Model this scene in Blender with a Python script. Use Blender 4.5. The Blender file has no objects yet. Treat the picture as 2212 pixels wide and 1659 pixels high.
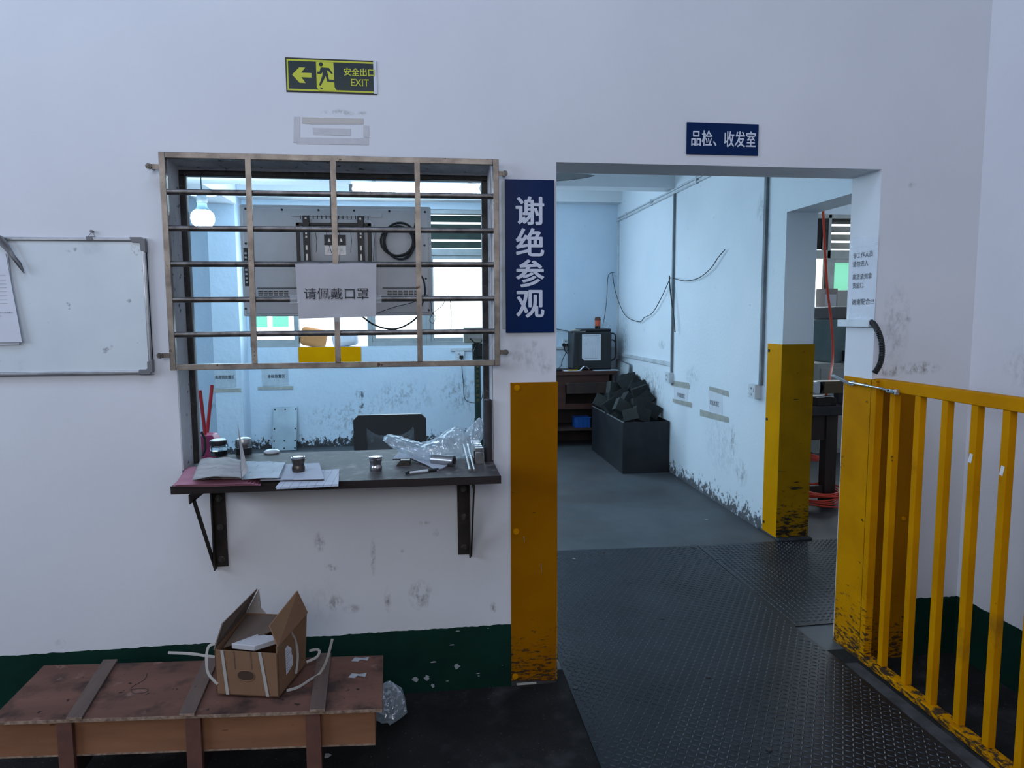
import bpy, math, random
from mathutils import Vector, Matrix, Euler
random.seed(7)
D = bpy.data; COL = bpy.context.scene.collection; SC = bpy.context.scene
# ------------------------------------------------------------------ camera
CAMP = Vector((0, -2.72, 1.55))
RW = Matrix(((0.99194830, -0.12649242, -0.00618347), (-0.01862064, -0.09737908, -0.99507316), (0.12526707, 0.98717627, -0.09895039)))
FPX, CX, CY = 1475.0, 1106.0, 829.5
cam = D.cameras.new('camera'); co = D.objects.new('camera', cam); COL.objects.link(co)
cam.sensor_fit = 'HORIZONTAL'; cam.sensor_width = 36; cam.lens = FPX / 2212 * 36; cam.clip_start = .05
R3 = RW.transposed() @ Matrix(((1, 0, 0), (0, -1, 0), (0, 0, -1)))
co.matrix_world = Matrix.Translation(CAMP) @ R3.to_4x4(); SC.camera = co
def P(px, py, ax, val):            # the point of the place seen at a pixel, on the plane x, y or z = val
    d = RW.transposed() @ Vector(((px - CX) / FPX, (py - CY) / FPX, 1))
    return CAMP + d * ((val - CAMP[ax]) / d[ax])
def W(px, py, y=0): return P(px, py, 1, y)
# ------------------------------------------------------------------ world, light, exposure
w = D.worlds.new('overcast'); SC.world = w; w.use_nodes = True
w.node_tree.nodes['Background'].inputs[0].default_value = (.78, .9, 1, 1); w.node_tree.nodes['Background'].inputs[1].default_value = 3.0
SC.view_settings.view_transform = 'Standard'; SC.view_settings.look = 'None'; SC.view_settings.gamma = 1
SC.view_settings.use_curve_mapping = False; SC.view_settings.exposure = 0
def area(name, loc, rot, sx, sy, power, col):
    l = D.lights.new(name, 'AREA'); l.shape = 'RECTANGLE'; l.size = sx; l.size_y = sy; l.energy = power; l.color = col
    o = D.objects.new(name, l); COL.objects.link(o); o.location = loc; o.rotation_euler = rot; return o
area('roof_light', (-1.2, -1.9, 4.85), (math.radians(12), 0, 0), 3.8, 1.6, 66, (.62, .78, 1.1))
area('rear_fill_light', (-1.2, -6.3, 3.0), (math.radians(76), 0, 0), 5, 1.6, 80, (.98, .97, 1))  # added frontal fill from behind the camera; the rear wall has no window
area('left_window_light', (-4.9, -2.6, 2.7), (0, math.radians(-90), 0), 1.8, 3.0, 105, (.72, .86, 1.1))
area('back_window_light', (-.55, 5.45, 2.0), (math.radians(-90), 0, 0), 2.8, 1.4, 46, (.50, .78, 1.05))
area('side_window_light', (5.6, 5.45, 2.0), (math.radians(-90), 0, 0), 2.2, 1.4, 60, (.8, .9, 1))
area('inner_ceiling_fill', (-1.1, 4.5, 3.12), (math.radians(0), 0, 0), 3.0, .9, 24, (.46, .76, 1.05))  # added fill that lifts the inner room; no fitting hangs here
area('inner_left_fill', (-2.4, 1.7, 3.0), (0, math.radians(-35), 0), 1.2, 1.6, 38, (.46, .76, 1.05))  # added fill aimed at the inner right wall; no lamp stands here
# ------------------------------------------------------------------ materials
class NT:
    def __init__(s, name):
        s.m = D.materials.new(name); s.m.use_nodes = True; s.t = s.m.node_tree; s.b = s.t.nodes['Principled BSDF']
        s.pos = s.n('ShaderNodeNewGeometry').outputs['Position']
    def n(s, ty, **kw):
        x = s.t.nodes.new(ty)
        for k, v in kw.items(): setattr(x, k, v)
        return x
    def l(s, a, b): s.t.links.new(a, b)
    def noise(s, sc, det=4, vec=None, rough=.55, scl=None):
        x = s.n('ShaderNodeTexNoise'); x.inputs['Scale'].default_value = sc; x.inputs['Detail'].default_value = det; x.inputs['Roughness'].default_value = rough
        v = vec or s.pos
        if scl:
            mu = s.n('ShaderNodeVectorMath', operation='MULTIPLY'); s.l(v, mu.inputs[0]); mu.inputs[1].default_value = scl; v = mu.outputs[0]
        s.l(v, x.inputs['Vector']); return x.outputs['Fac']
    def ramp(s, v, a, b, lo=0, hi=1):
        x = s.n('ShaderNodeMapRange'); s.l(v, x.inputs[0])
        for i, q in enumerate((a, b, lo, hi)): x.inputs[i + 1].default_value = q
        return x.outputs[0]
    def math(s, op, a, b):
        x = s.n('ShaderNodeMath', operation=op)
        for i, q in enumerate((a, b)):
            if hasattr(q, 'node'): s.l(q, x.inputs[i])
            else: x.inputs[i].default_value = q
        return x.outputs[0]
    def mix(s, f, a, b):
        x = s.n('ShaderNodeMix', data_type='RGBA')
        for i, q in ((0, f), (6, a), (7, b)):
            if hasattr(q, 'node'): s.l(q, x.inputs[i])
            else: x.inputs[i].default_value = (*q, 1) if isinstance(q, tuple) and len(q) == 3 else q
        return x.outputs[2]
def mat(name, col, rough=.6, metal=0, col2=None, scale=6, bump=0, bscale=60, spots=(), stains=None, stain_col=(.12, .11, .1), stain_th=(.45, .62), nscl=None, emis=None, alpha=None, trans=None, lowdirt=None, spec=None, stain_scale=35):
    k = NT(name); b = k.b
    c = col
    if col2: c = k.mix(k.ramp(k.noise(scale, 5, scl=nscl), .35, .65), col, col2)
    for (sc, scale_, a, z, *st) in spots:
        c = k.mix(k.ramp(k.noise(scale_, 6, scl=(st[0] if st else None)), a, z), c, sc)
    if lowdirt:                    # dirt splashed up the foot of a wall: height, strength
        h, colr, ls, lm = (tuple(lowdirt) + (22, .34))[:4] if len(lowdirt) == 2 else lowdirt
        sp = k.n('ShaderNodeSeparateXYZ'); k.l(k.pos, sp.inputs[0])
        f = k.ramp(sp.outputs['Z'], 0, h, 1, 0)
        n = k.noise(ls, 7, rough=.7, scl=(1, 1, .8) if ls < 30 else (.45, .45, 1.6)); f = k.ramp(k.math('ADD', k.math('MULTIPLY', f, lm), n), .69, .76)
        c = k.mix(f, c, colr)
    if stains:
        acc = None
        for (cx, cy, cz, rx, ry, rz, st) in stains:
            a = k.n('ShaderNodeVectorMath', operation='SUBTRACT'); k.l(k.pos, a.inputs[0]); a.inputs[1].default_value = (cx, cy, cz)
            m = k.n('ShaderNodeVectorMath', operation='MULTIPLY'); k.l(a.outputs[0], m.inputs[0]); m.inputs[1].default_value = (1 / rx, 1 / ry, 1 / rz)
            le = k.n('ShaderNodeVectorMath', operation='LENGTH'); k.l(m.outputs[0], le.inputs[0])
            f = k.ramp(le.outputs['Value'], 1, .35, 0, st)
            acc = f if acc is None else k.math('MAXIMUM', acc, f)
        n = k.ramp(k.noise(stain_scale, 8, rough=.75, scl=(1, 1, .55)), *stain_th)
        c = k.mix(k.math('MULTIPLY', acc, n), c, stain_col)
    if hasattr(c, 'node'): k.l(c, b.inputs['Base Color'])
    else: b.inputs['Base Color'].default_value = (*c, 1)
    b.inputs['Roughness'].default_value = rough; b.inputs['Metallic'].default_value = metal
    if spec is not None: b.inputs['Specular IOR Level'].default_value = spec
    if emis:
        b.inputs['Emission Color'].default_value = (*emis[0], 1); b.inputs['Emission Strength'].default_value = emis[1]
    if alpha is not None: b.inputs['Alpha'].default_value = alpha
    if trans is not None: b.inputs['Transmission Weight'].default_value = trans
    if bump:
        bp = k.n('ShaderNodeBump'); bp.inputs['Strength'].default_value = 1; bp.inputs['Distance'].default_value = bump
        k.l(k.noise(bscale, 5), bp.inputs['Height']); k.l(bp.outputs[0], b.inputs['Normal'])
    return k.m
def st(px, py, rx, ry, s=1.0, y=0.0):
    c = W(px, py, y); k = (y + 2.72) / 1475; return (c.x, y, c.z, rx * k, .3, ry * k, s)
front_st = [st(690, 1172, 13, 26, .9), st(716, 1226, 16, 9), st(806, 1205, 7, 50, .6), st(838, 1295, 9, 36, .8), st(908, 1285, 30, 38, .8), st(722, 1302, 24, 22, .8),
    st(1066, 1312, 10, 14), st(1135, 770, 60, 35, .35), st(1150, 745, 20, 12, .4), st(1175, 790, 30, 25, .4), st(1985, 795, 62, 18, 1), st(1920, 800, 40, 18, .9), st(1935, 700, 40, 110, .4), st(1960, 690, 12, 10, .6),
    st(745, 243, 60, 6, .8), st(735, 240, 16, 5, .9), st(910, 1130, 30, 5, .6), st(940, 1150, 10, 12, .5), st(470, 1190, 10, 14, .4), st(700, 1300, 60, 60, .15),
    st(870, 1190, 8, 5, .5), st(130, 1390, 12, 12, .7), st(760, 1315, 30, 12, .5), st(720, 360, 340, 24, 1), st(1970, 400, 12, 8, .4)]
M = {}
M['front_wall'] = mat('painted_plaster_hall', (.74, .75, .78), .75, col2=(.69, .70, .735), scale=1.3, bump=.0006, bscale=55, stains=front_st, stain_col=(.17, .15, .13),
    spots=[((.42, .41, .42), 160, .72, .78), ((.5, .5, .5), 12, .80, .84, (1, 1, 6))])
M['right_wall'] = mat('painted_plaster_right', (.80, .81, .85), .75, col2=(.76, .77, .81), scale=1.5, bump=.0012, bscale=60,
    stains=[(2.38, -.28, 1.33, .4, .12, .1, .35)], stain_col=(.2, .19, .18), spots=[((.5, .5, .5), 14, .76, .80, (1, 1, 5))])
def sti(y, z, ry, rz, s=1): return (2.38, y, z, .4, ry, rz, s)
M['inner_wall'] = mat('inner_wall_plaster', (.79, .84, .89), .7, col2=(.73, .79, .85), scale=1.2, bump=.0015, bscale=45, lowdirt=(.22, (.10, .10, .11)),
    stains=[sti(2.3, .55, .05, .16), sti(2.15, .35, .12, .12, .6), sti(3.15, 1.0, .2, .12, .35), sti(1.95, 2.3, .08, .12, .5), sti(1.85, 2.05, .07, .08, .5), sti(2.5, .5, .4, .3, .25), sti(5.3, 1.15, .3, .5, .5), sti(4.3, .7, .5, .35, .8), sti(3.95, 1.25, .12, .05, .6)],
    stain_col=(.14, .15, .17), spots=[((.38, .4, .43), 30, .72, .76, (1, 1, .5))])
def stb(x, z, rx, rz, s=1): return (x, 5.6, z, rx, .4, rz, s)
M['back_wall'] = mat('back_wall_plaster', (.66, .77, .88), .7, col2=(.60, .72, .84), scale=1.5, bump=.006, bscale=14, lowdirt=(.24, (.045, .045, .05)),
    stains=[stb(-.9, .36, .6, .22, .6), stb(-.78, .62, .08, .09, 1), stb(-.76, .48, .08, .06, 1), stb(-.25, .6, .5, .22, .4), stb(.45, .62, .4, .3, .5), stb(1.9, .9, .4, .3, .3)], stain_col=(.1, .11, .13), stain_th=(.5, .6), stain_scale=24)
M['ceiling'] = mat('ceiling_plaster', (.80, .82, .85), .8, col2=(.74, .77, .8), scale=2)
M['dim_wall'] = mat('dusky_hall_cladding', (.16, .165, .18), .8, col2=(.12, .125, .135), scale=1)
M['reveal'] = mat('weathered_reveal_plaster', (.66, .65, .67), .85, col2=(.46, .45, .46), scale=7, bump=.006, bscale=22, nscl=(1, 1, .4), spots=[((.58, .58, .6), 9, .58, .66), ((.12, .11, .1), 26, .64, .68)])
M['hall_floor'] = mat('rough_asphalt_floor', (.016, .016, .016), .9, spec=.25, col2=(.008, .008, .008), scale=4, bump=.003, bscale=140, spots=[((.045, .045, .047), 5, .55, .75), ((.10, .10, .104), 85, .64, .72), ((.006, .006, .006), 2.2, .52, .68)])
M['inner_floor'] = mat('worn_concrete_floor', (.082, .092, .10), .55, col2=(.048, .050, .054), scale=1.6, bump=.001, bscale=60, spots=[((.055, .05, .048), 1.1, .52, .68), ((.04, .04, .045), 30, .70, .74, (.5, 1.6, 1))])
M['plate'] = mat('dark_steel_tread_plate', (.018, .021, .026), .42, .45, col2=(.010, .012, .016), scale=2.5, spots=[((.012, .013, .016), 1.6, .54, .68)], bump=.0004, bscale=90)
M['lug'] = mat('worn_tread_lug', (.075, .085, .10), .33, .6, col2=(.03, .035, .043), scale=2.2, spots=[((.02, .022, .026), 1.6, .54, .7)])
M['green'] = mat('dark_green_skirting_paint', (.003, .034, .022), .6, spec=.2, col2=(.002, .024, .016), scale=5, bump=.0005, spots=[((.02, .02, .02), 3, .62, .8), ((.5, .52, .5), 20, .785, .79)])
M['chip'] = mat('bare_plaster_chip', (.42, .44, .46), .8, col2=(.3, .33, .34), scale=40)
M['yellow'] = mat('safety_yellow_paint', (.60, .255, .001), .55, spec=.02, col2=(.51, .21, .001), scale=5, bump=.0003, spots=[((.26, .11, .01), 3.5, .62, .75), ((.06, .035, .015), 28, .70, .72, (.35, .35, 1))])
M['yellow_worn'] = mat('scraped_yellow_paint', (.58, .245, .001), .55, spec=.02, col2=(.47, .19, .001), scale=5, bump=.0006, lowdirt=(.5, (.05, .032, .018), 55, .24), spots=[((.05, .03, .015), 34, .69, .71, (.3, .3, 1)), ((.6, .5, .35), 40, .765, .77, (1.4, 1.4, .2))])
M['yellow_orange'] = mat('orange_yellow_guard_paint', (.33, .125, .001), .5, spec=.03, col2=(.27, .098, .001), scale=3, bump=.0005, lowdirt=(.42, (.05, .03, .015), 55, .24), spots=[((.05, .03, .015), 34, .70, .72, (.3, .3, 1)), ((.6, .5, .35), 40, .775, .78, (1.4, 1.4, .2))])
M['yellow_shaded'] = mat('shaded_grimy_yellow_paint', (.36, .175, .003), .5, spec=.03, col2=(.28, .14, .003), scale=5, lowdirt=(.5, (.03, .024, .018), 40, .28), spots=[((.04, .03, .02), 20, .68, .70, (.35, .35, 1.6))], bump=.0006)  # front face of the inner jamb guard: shade painted in, over real grime
M['board_yellow'] = mat('sill_and_lit_jamb_yellow', (.74, .32, .001), .5, spec=.02, col2=(.66, .28, .001), scale=4)  # sill board colour; also the jamb guard's lit side, brightness painted in
M['drilled'] = mat('drilled_plate_steel', (.30, .36, .40), .4, .5, col2=(.24, .29, .33), scale=5)
M['mesh'] = mat('grey_mesh_fabric', (.10, .11, .12), .7, alpha=.72)
M['old_cement'] = mat('worn_dark_cement', (.055, .055, .06), .8, col2=(.02, .02, .022), scale=14)
M['hole'] = mat('dark_hole_patch', (.055, .030, .018), .9)  # flat patch on the carton panel: painted darkness inside the hand hole
M['grille'] = mat('tarnished_steel_tube', (.36, .315, .27), .42, .7, col2=(.19, .16, .14), scale=14, nscl=(1, 1, 1), spots=[((.09, .05, .03), 40, .66, .7)], bump=.0004, bscale=120)
M['round_bar'] = mat('dull_round_bar', (.24, .225, .215), .36, .8, col2=(.10, .09, .085), scale=18, spots=[((.07, .05, .04), 60, .68, .72)])
M['dark_frame'] = mat('blackened_window_frame', (.055, .05, .047), .55, .3, col2=(.025, .024, .024), scale=20, spots=[((.16, .14, .13), 60, .66, .7)])
M['rust'] = mat('rusty_angle_iron', (.040, .030, .026), .7, .3, col2=(.022, .018, .016), scale=15, bump=.0006, bscale=160, spots=[((.10, .055, .03), 50, .70, .74)])
M['bolt'] = mat('oily_bolt_steel', (.20, .19, .18), .4, .8, col2=(.08, .07, .06), scale=60)
M['counter'] = mat('stained_steel_counter_top', (.075, .066, .066), .62, .0, spec=.3, col2=(.038, .033, .034), scale=9, bump=.0006, bscale=90, spots=[((.19, .17, .17), 20, .55, .72)])
M['counter_edge'] = mat('dark_counter_edge', (.028, .019, .018), .45, .2, col2=(.02, .015, .014), scale=12, spots=[((.1, .08, .07), 60, .74, .77)])
M['alu'] = mat('aluminium_trim', (.50, .51, .53), .38, .75, col2=(.38, .39, .41), scale=20)
M['grey_alu'] = mat('dull_aluminium_window', (.40, .43, .44), .5, .4, col2=(.33, .36, .37), scale=9)
M['wb'] = mat('whiteboard_enamel', (.72, .77, .80), .2, col2=(.65, .71, .74), scale=4, spots=[((.45, .48, .51), 4, .60, .78), ((.36, .38, .41), 22, .67, .73)])
M['grey_plastic'] = mat('grey_plastic', (.17, .17, .18), .5); M['paper'] = mat('white_paper', (.70, .72, .78), .8, col2=(.64, .66, .72), scale=9)
M['mask_paper'] = mat('off_white_paper', (.50, .49, .51), .6, col2=(.45, .44, .46), scale=9, spots=[((.25, .24, .24), 30, .70, .76)])
M['dirty_paper'] = mat('grimy_paper', (.42, .41, .41), .8, col2=(.30, .29, .29), scale=14, nscl=(1, 2, 1), spots=[((.12, .12, .12), 45, .64, .72, (1, 2.6, 1))])
M['blue_paper'] = mat('bluish_paper', (.55, .62, .68), .75, col2=(.45, .52, .58), scale=12, spots=[((.25, .3, .35), 60, .62, .68, (3, .3, 1))])
M['pink'] = mat('pink_paper', (.50, .22, .29), .75, col2=(.42, .17, .24), scale=14); M['ink'] = mat('black_ink', (.02, .02, .025), .7)
M['pale_ink'] = mat('faint_ink', (.3, .31, .34), .8); M['blue_sign'] = mat('navy_acrylic_panel', (.001, .018, .085), .3, spec=.12, col2=(.001, .015, .075), scale=3)
M['white_letter'] = mat('white_vinyl_letter', (.62, .66, .76), .5); M['sign_black'] = mat('sign_black', (.012, .014, .015), .35, spots=[((.55, .55, .58), 40, .74, .76)])
M['sign_dark'] = mat('sign_dark_green', (.008, .025, .030), .3); M['sign_yellow'] = mat('sign_yellow', (.56, .58, .035), .4)
M['tape'] = mat('yellowed_tape', (.50, .49, .43), .35, col2=(.38, .38, .35), scale=25); M['clear_tape'] = mat('clear_tape', (.8, .84, .88), .12, alpha=.16, bump=.002, bscale=50)
M['residue'] = mat('tape_residue', (.60, .585, .60), .8, col2=(.55, .54, .56), scale=30); M['residue_tan'] = mat('tan_tape_residue', (.55, .52, .48), .8)
M['tv'] = mat('grey_tv_shell', (.62, .59, .60), .5, col2=(.56, .535, .545), scale=8); M['tv_dark'] = mat('tv_seam_grey', (.12, .12, .125), .6); M['black'] = mat('black_plastic', (.012, .013, .015), .45)  # tv_dark is the dark grey of shell seams and label print
M['black_metal'] = mat('black_powder_coat', (.020, .018, .020), .4, .2); M['rubber'] = mat('black_rubber', (.010, .010, .011), .5); M['screen'] = mat('dark_screen', (.01, .01, .012), .1)
M['chrome'] = mat('polished_steel', (.62, .62, .64), .16, 1, col2=(.42, .41, .42), scale=30); M['steel'] = mat('turned_steel', (.40, .40, .41), .3, .9, col2=(.25, .25, .26), scale=20)
M['brown_steel'] = mat('heat_browned_steel', (.13, .11, .10), .28, .8, col2=(.07, .06, .055), scale=40); M['dark_bar'] = mat('dark_steel_bar', (.050, .046, .052), .5, .4, col2=(.035, .032, .036), scale=20)
M['white_plastic'] = mat('white_plastic', (.66, .70, .74), .35); M['white_trunk'] = mat('white_pvc_trunking', (.62, .66, .70), .5, col2=(.5, .53, .56), scale=8); M['grime_trunk'] = mat('grimy_conduit', (.24, .27, .29), .6, col2=(.13, .15, .17), scale=5)
M['red'] = mat('red_handle_plastic', (.50, .015, .02), .4); M['magenta'] = mat('dark_pink_plastic', (.34, .012, .08), .45); M['hose_red'] = mat('orange_red_hose', (.85, .07, .03), .35)
M['glass'] = mat('jar_glass', (.85, .92, .95), .04, trans=1); M['dark_liquid'] = mat('dark_liquid', (.01, .012, .016), .2)
M['scale_green'] = mat('dark_green_enamel', (.006, .035, .028), .35); M['gold'] = mat('gold_lettering', (.30, .22, .07), .4); M['beige'] = mat('beige_casing', (.42, .41, .33), .5)
M['wood_desk'] = mat('red_brown_desk_wood', (.070, .022, .014), .5, col2=(.040, .014, .010), scale=7, nscl=(.3, 1, 3), spots=[((.2, .12, .1), 60, .72, .75)]); M['dark_wood'] = mat('dark_bench_wood', (.050, .026, .020), .6, col2=(.028, .016, .014), scale=9, nscl=(1, 1, .2))
M['bin'] = mat('dark_sheet_steel_bin', (.030, .031, .036), .5, .4, col2=(.017, .018, .022), scale=5, spots=[((.10, .10, .11), 8, .68, .8, (1, 1, .3))]); M['block'] = mat('dark_grey_graphite_block', (.027, .031, .031), .75, spec=.25, col2=(.018, .021, .022), scale=9)
M['block_l'] = mat('paler_graphite_block', (.046, .052, .050), .75, spec=.25, col2=(.034, .039, .038), scale=9); M['blue_pl'] = mat('blue_plastic_basket', (.01, .09, .38), .4)
M['ply'] = mat('worn_plywood_lid', (.165, .080, .058), .8, spec=.2, col2=(.12, .058, .042), scale=4, nscl=(.4, 2.2, 1), bump=.0006, bscale=30, spots=[((.045, .028, .024), 7, .50, .66), ((.24, .14, .11), 12, .62, .74), ((.025, .016, .014), 34, .66, .70)])
M['ply_side'] = mat('orange_plywood_side', (.29, .135, .072), .7, spec=.2, col2=(.23, .105, .055), scale=6, nscl=(.5, 1, 2.5), spots=[((.10, .045, .025), 30, .70, .74, (.5, 1, 2))]); M['batten'] = mat('reddish_batten', (.15, .062, .042), .65, col2=(.11, .048, .035), scale=9, nscl=(3, .3, 3))
M['batten_top'] = mat('weathered_batten', (.125, .082, .064), .7, col2=(.09, .06, .048), scale=9, nscl=(3, .4, 1), spots=[((.03, .02, .018), 30, .68, .72)]); M['ply_edge'] = mat('pale_splintered_ply_edge', (.36, .25, .18), .8, col2=(.15, .1, .07), scale=60)
M['card'] = mat('brown_cardboard', (.24, .135, .078), .85, spec=.15, col2=(.205, .115, .068), scale=5, bump=.0006, bscale=30, spots=[((.16, .09, .05), 5, .62, .74)]); M['card_in'] = mat('inner_cardboard', (.155, .11, .085), .85, col2=(.125, .09, .07), scale=6)
M['card_pale'] = mat('pale_cardboard', (.36, .32, .30), .8); M['strap'] = mat('white_packing_strap', (.42, .40, .37), .4); M['pack_tape'] = mat('brown_packing_tape', (.27, .19, .12), .2); M['foam'] = mat('white_foam', (.50, .50, .52), .9)
M['lamp'] = mat('lit_tube', (1, 1, 1), .5, emis=((.62, .85, 1), 75)); M['bulb'] = mat('lit_bulb', (1, 1, 1), .5, emis=((.56, .82, 1), 220)); M['bulb_neck'] = mat('bulb_neck_plastic', (.45, .62, .72), .4)
M['pane'] = mat('daylit_frosted_pane', (.8, .85, .85), .6, emis=((.90, 1, 1), 1.5)); M['pane_hot'] = mat('daylit_clear_pane', (.8, .85, .85), .3, emis=((.93, 1, 1), 2.2)); M['pane_green'] = mat('green_film_pane', (.2, .55, .4), .5, emis=((.20, .60, .40), .9))
M['slat'] = mat('dark_green_louvre_glass', (.055, .085, .075), .3, col2=(.03, .05, .045), scale=3); M['slat_pale'] = mat('dusty_louvre_glass', (.25, .25, .23), .4, col2=(.17, .17, .15), scale=5)
M['machine'] = mat('teal_machine_enamel', (.18, .26, .27), .45, col2=(.14, .21, .22), scale=4); M['cream'] = mat('cream_cabinet_enamel', (.46, .48, .46), .55); M['brass'] = mat('brown_vise_block', (.12, .085, .045), .45, .3)
M['tan'] = mat('orange_sacking', (.62, .28, .10), .8, emis=None); M['outdoor'] = mat('pale_outdoor_wall', (.9, .9, .9), .9); M['printed'] = mat('small_print', (.16, .16, .2), .8)  # outdoor is a plain near-white wall colour
M['red_label'] = mat('red_orange_bottle_label', (.55, .08, .03), .5); M['bottle'] = mat('dark_bottle_glass', (.02, .012, .012), .15); M['yel_pl'] = mat('bright_yellow_plastic', (.6, .45, .02), .4)
def bagmat(name, tint, a, g):
    k = NT(name); t = k.t; out = t.nodes['Material Output']
    tr = k.n('ShaderNodeBsdfTransparent'); gl = k.n('ShaderNodeBsdfGlossy'); gl.inputs['Roughness'].default_value = .12; gl.inputs['Color'].default_value = (.9, .95, 1, 1)
    df = k.n('ShaderNodeBsdfTranslucent'); df.inputs['Color'].default_value = (*tint, 1); d2 = k.n('ShaderNodeBsdfDiffuse'); d2.inputs['Color'].default_value = (*tint, 1)
    m0 = k.n('ShaderNodeMixShader'); k.l(df.outputs[0], m0.inputs[1]); k.l(d2.outputs[0], m0.inputs[2])
    m1 = k.n('ShaderNodeMixShader'); m1.inputs[0].default_value = a; k.l(tr.outputs[0], m1.inputs[1]); k.l(m0.outputs[0], m1.inputs[2])
    m2 = k.n('ShaderNodeMixShader'); m2.inputs[0].default_value = g; k.l(m1.outputs[0], m2.inputs[1]); k.l(gl.outputs[0], m2.inputs[2])
    bp = k.n('ShaderNodeBump'); bp.inputs['Distance'].default_value = .02; v = k.n('ShaderNodeTexVoronoi'); v.inputs['Scale'].default_value = 34; k.l(k.pos, v.inputs['Vector'])
    k.l(v.outputs['Distance'], bp.inputs['Height']); k.l(bp.outputs[0], gl.inputs['Normal'])
    k.l(m2.outputs[0], out.inputs['Surface']); return k.m
M['bag'] = bagmat('clear_polythene', (.75, .85, .92), .34, .15)
def formmat(name, base, ink, sx, sy):   # printed grid of a form
    k = NT(name); tc = k.n('ShaderNodeTexCoord'); br = k.n('ShaderNodeTexBrick'); br.offset = 0; br.inputs['Scale'].default_value = 1
    br.inputs['Brick Width'].default_value = sx; br.inputs['Row Height'].default_value = sy; br.inputs['Mortar Size'].default_value = .0012; br.inputs['Color1'].default_value = (*base, 1); br.inputs['Color2'].default_value = (*base, 1); br.inputs['Mortar'].default_value = (*ink, 1)
    k.l(tc.outputs['Object'], br.inputs['Vector']); k.l(br.outputs['Color'], k.b.inputs['Base Color']); k.b.inputs['Roughness'].default_value = .8; return k.m
M['form'] = formmat('printed_form_paper', (.56, .60, .68), (.30, .32, .38), .028, .011); M['form2'] = formmat('handwritten_form_paper', (.50, .53, .60), (.33, .36, .42), .5, .008)
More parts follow.
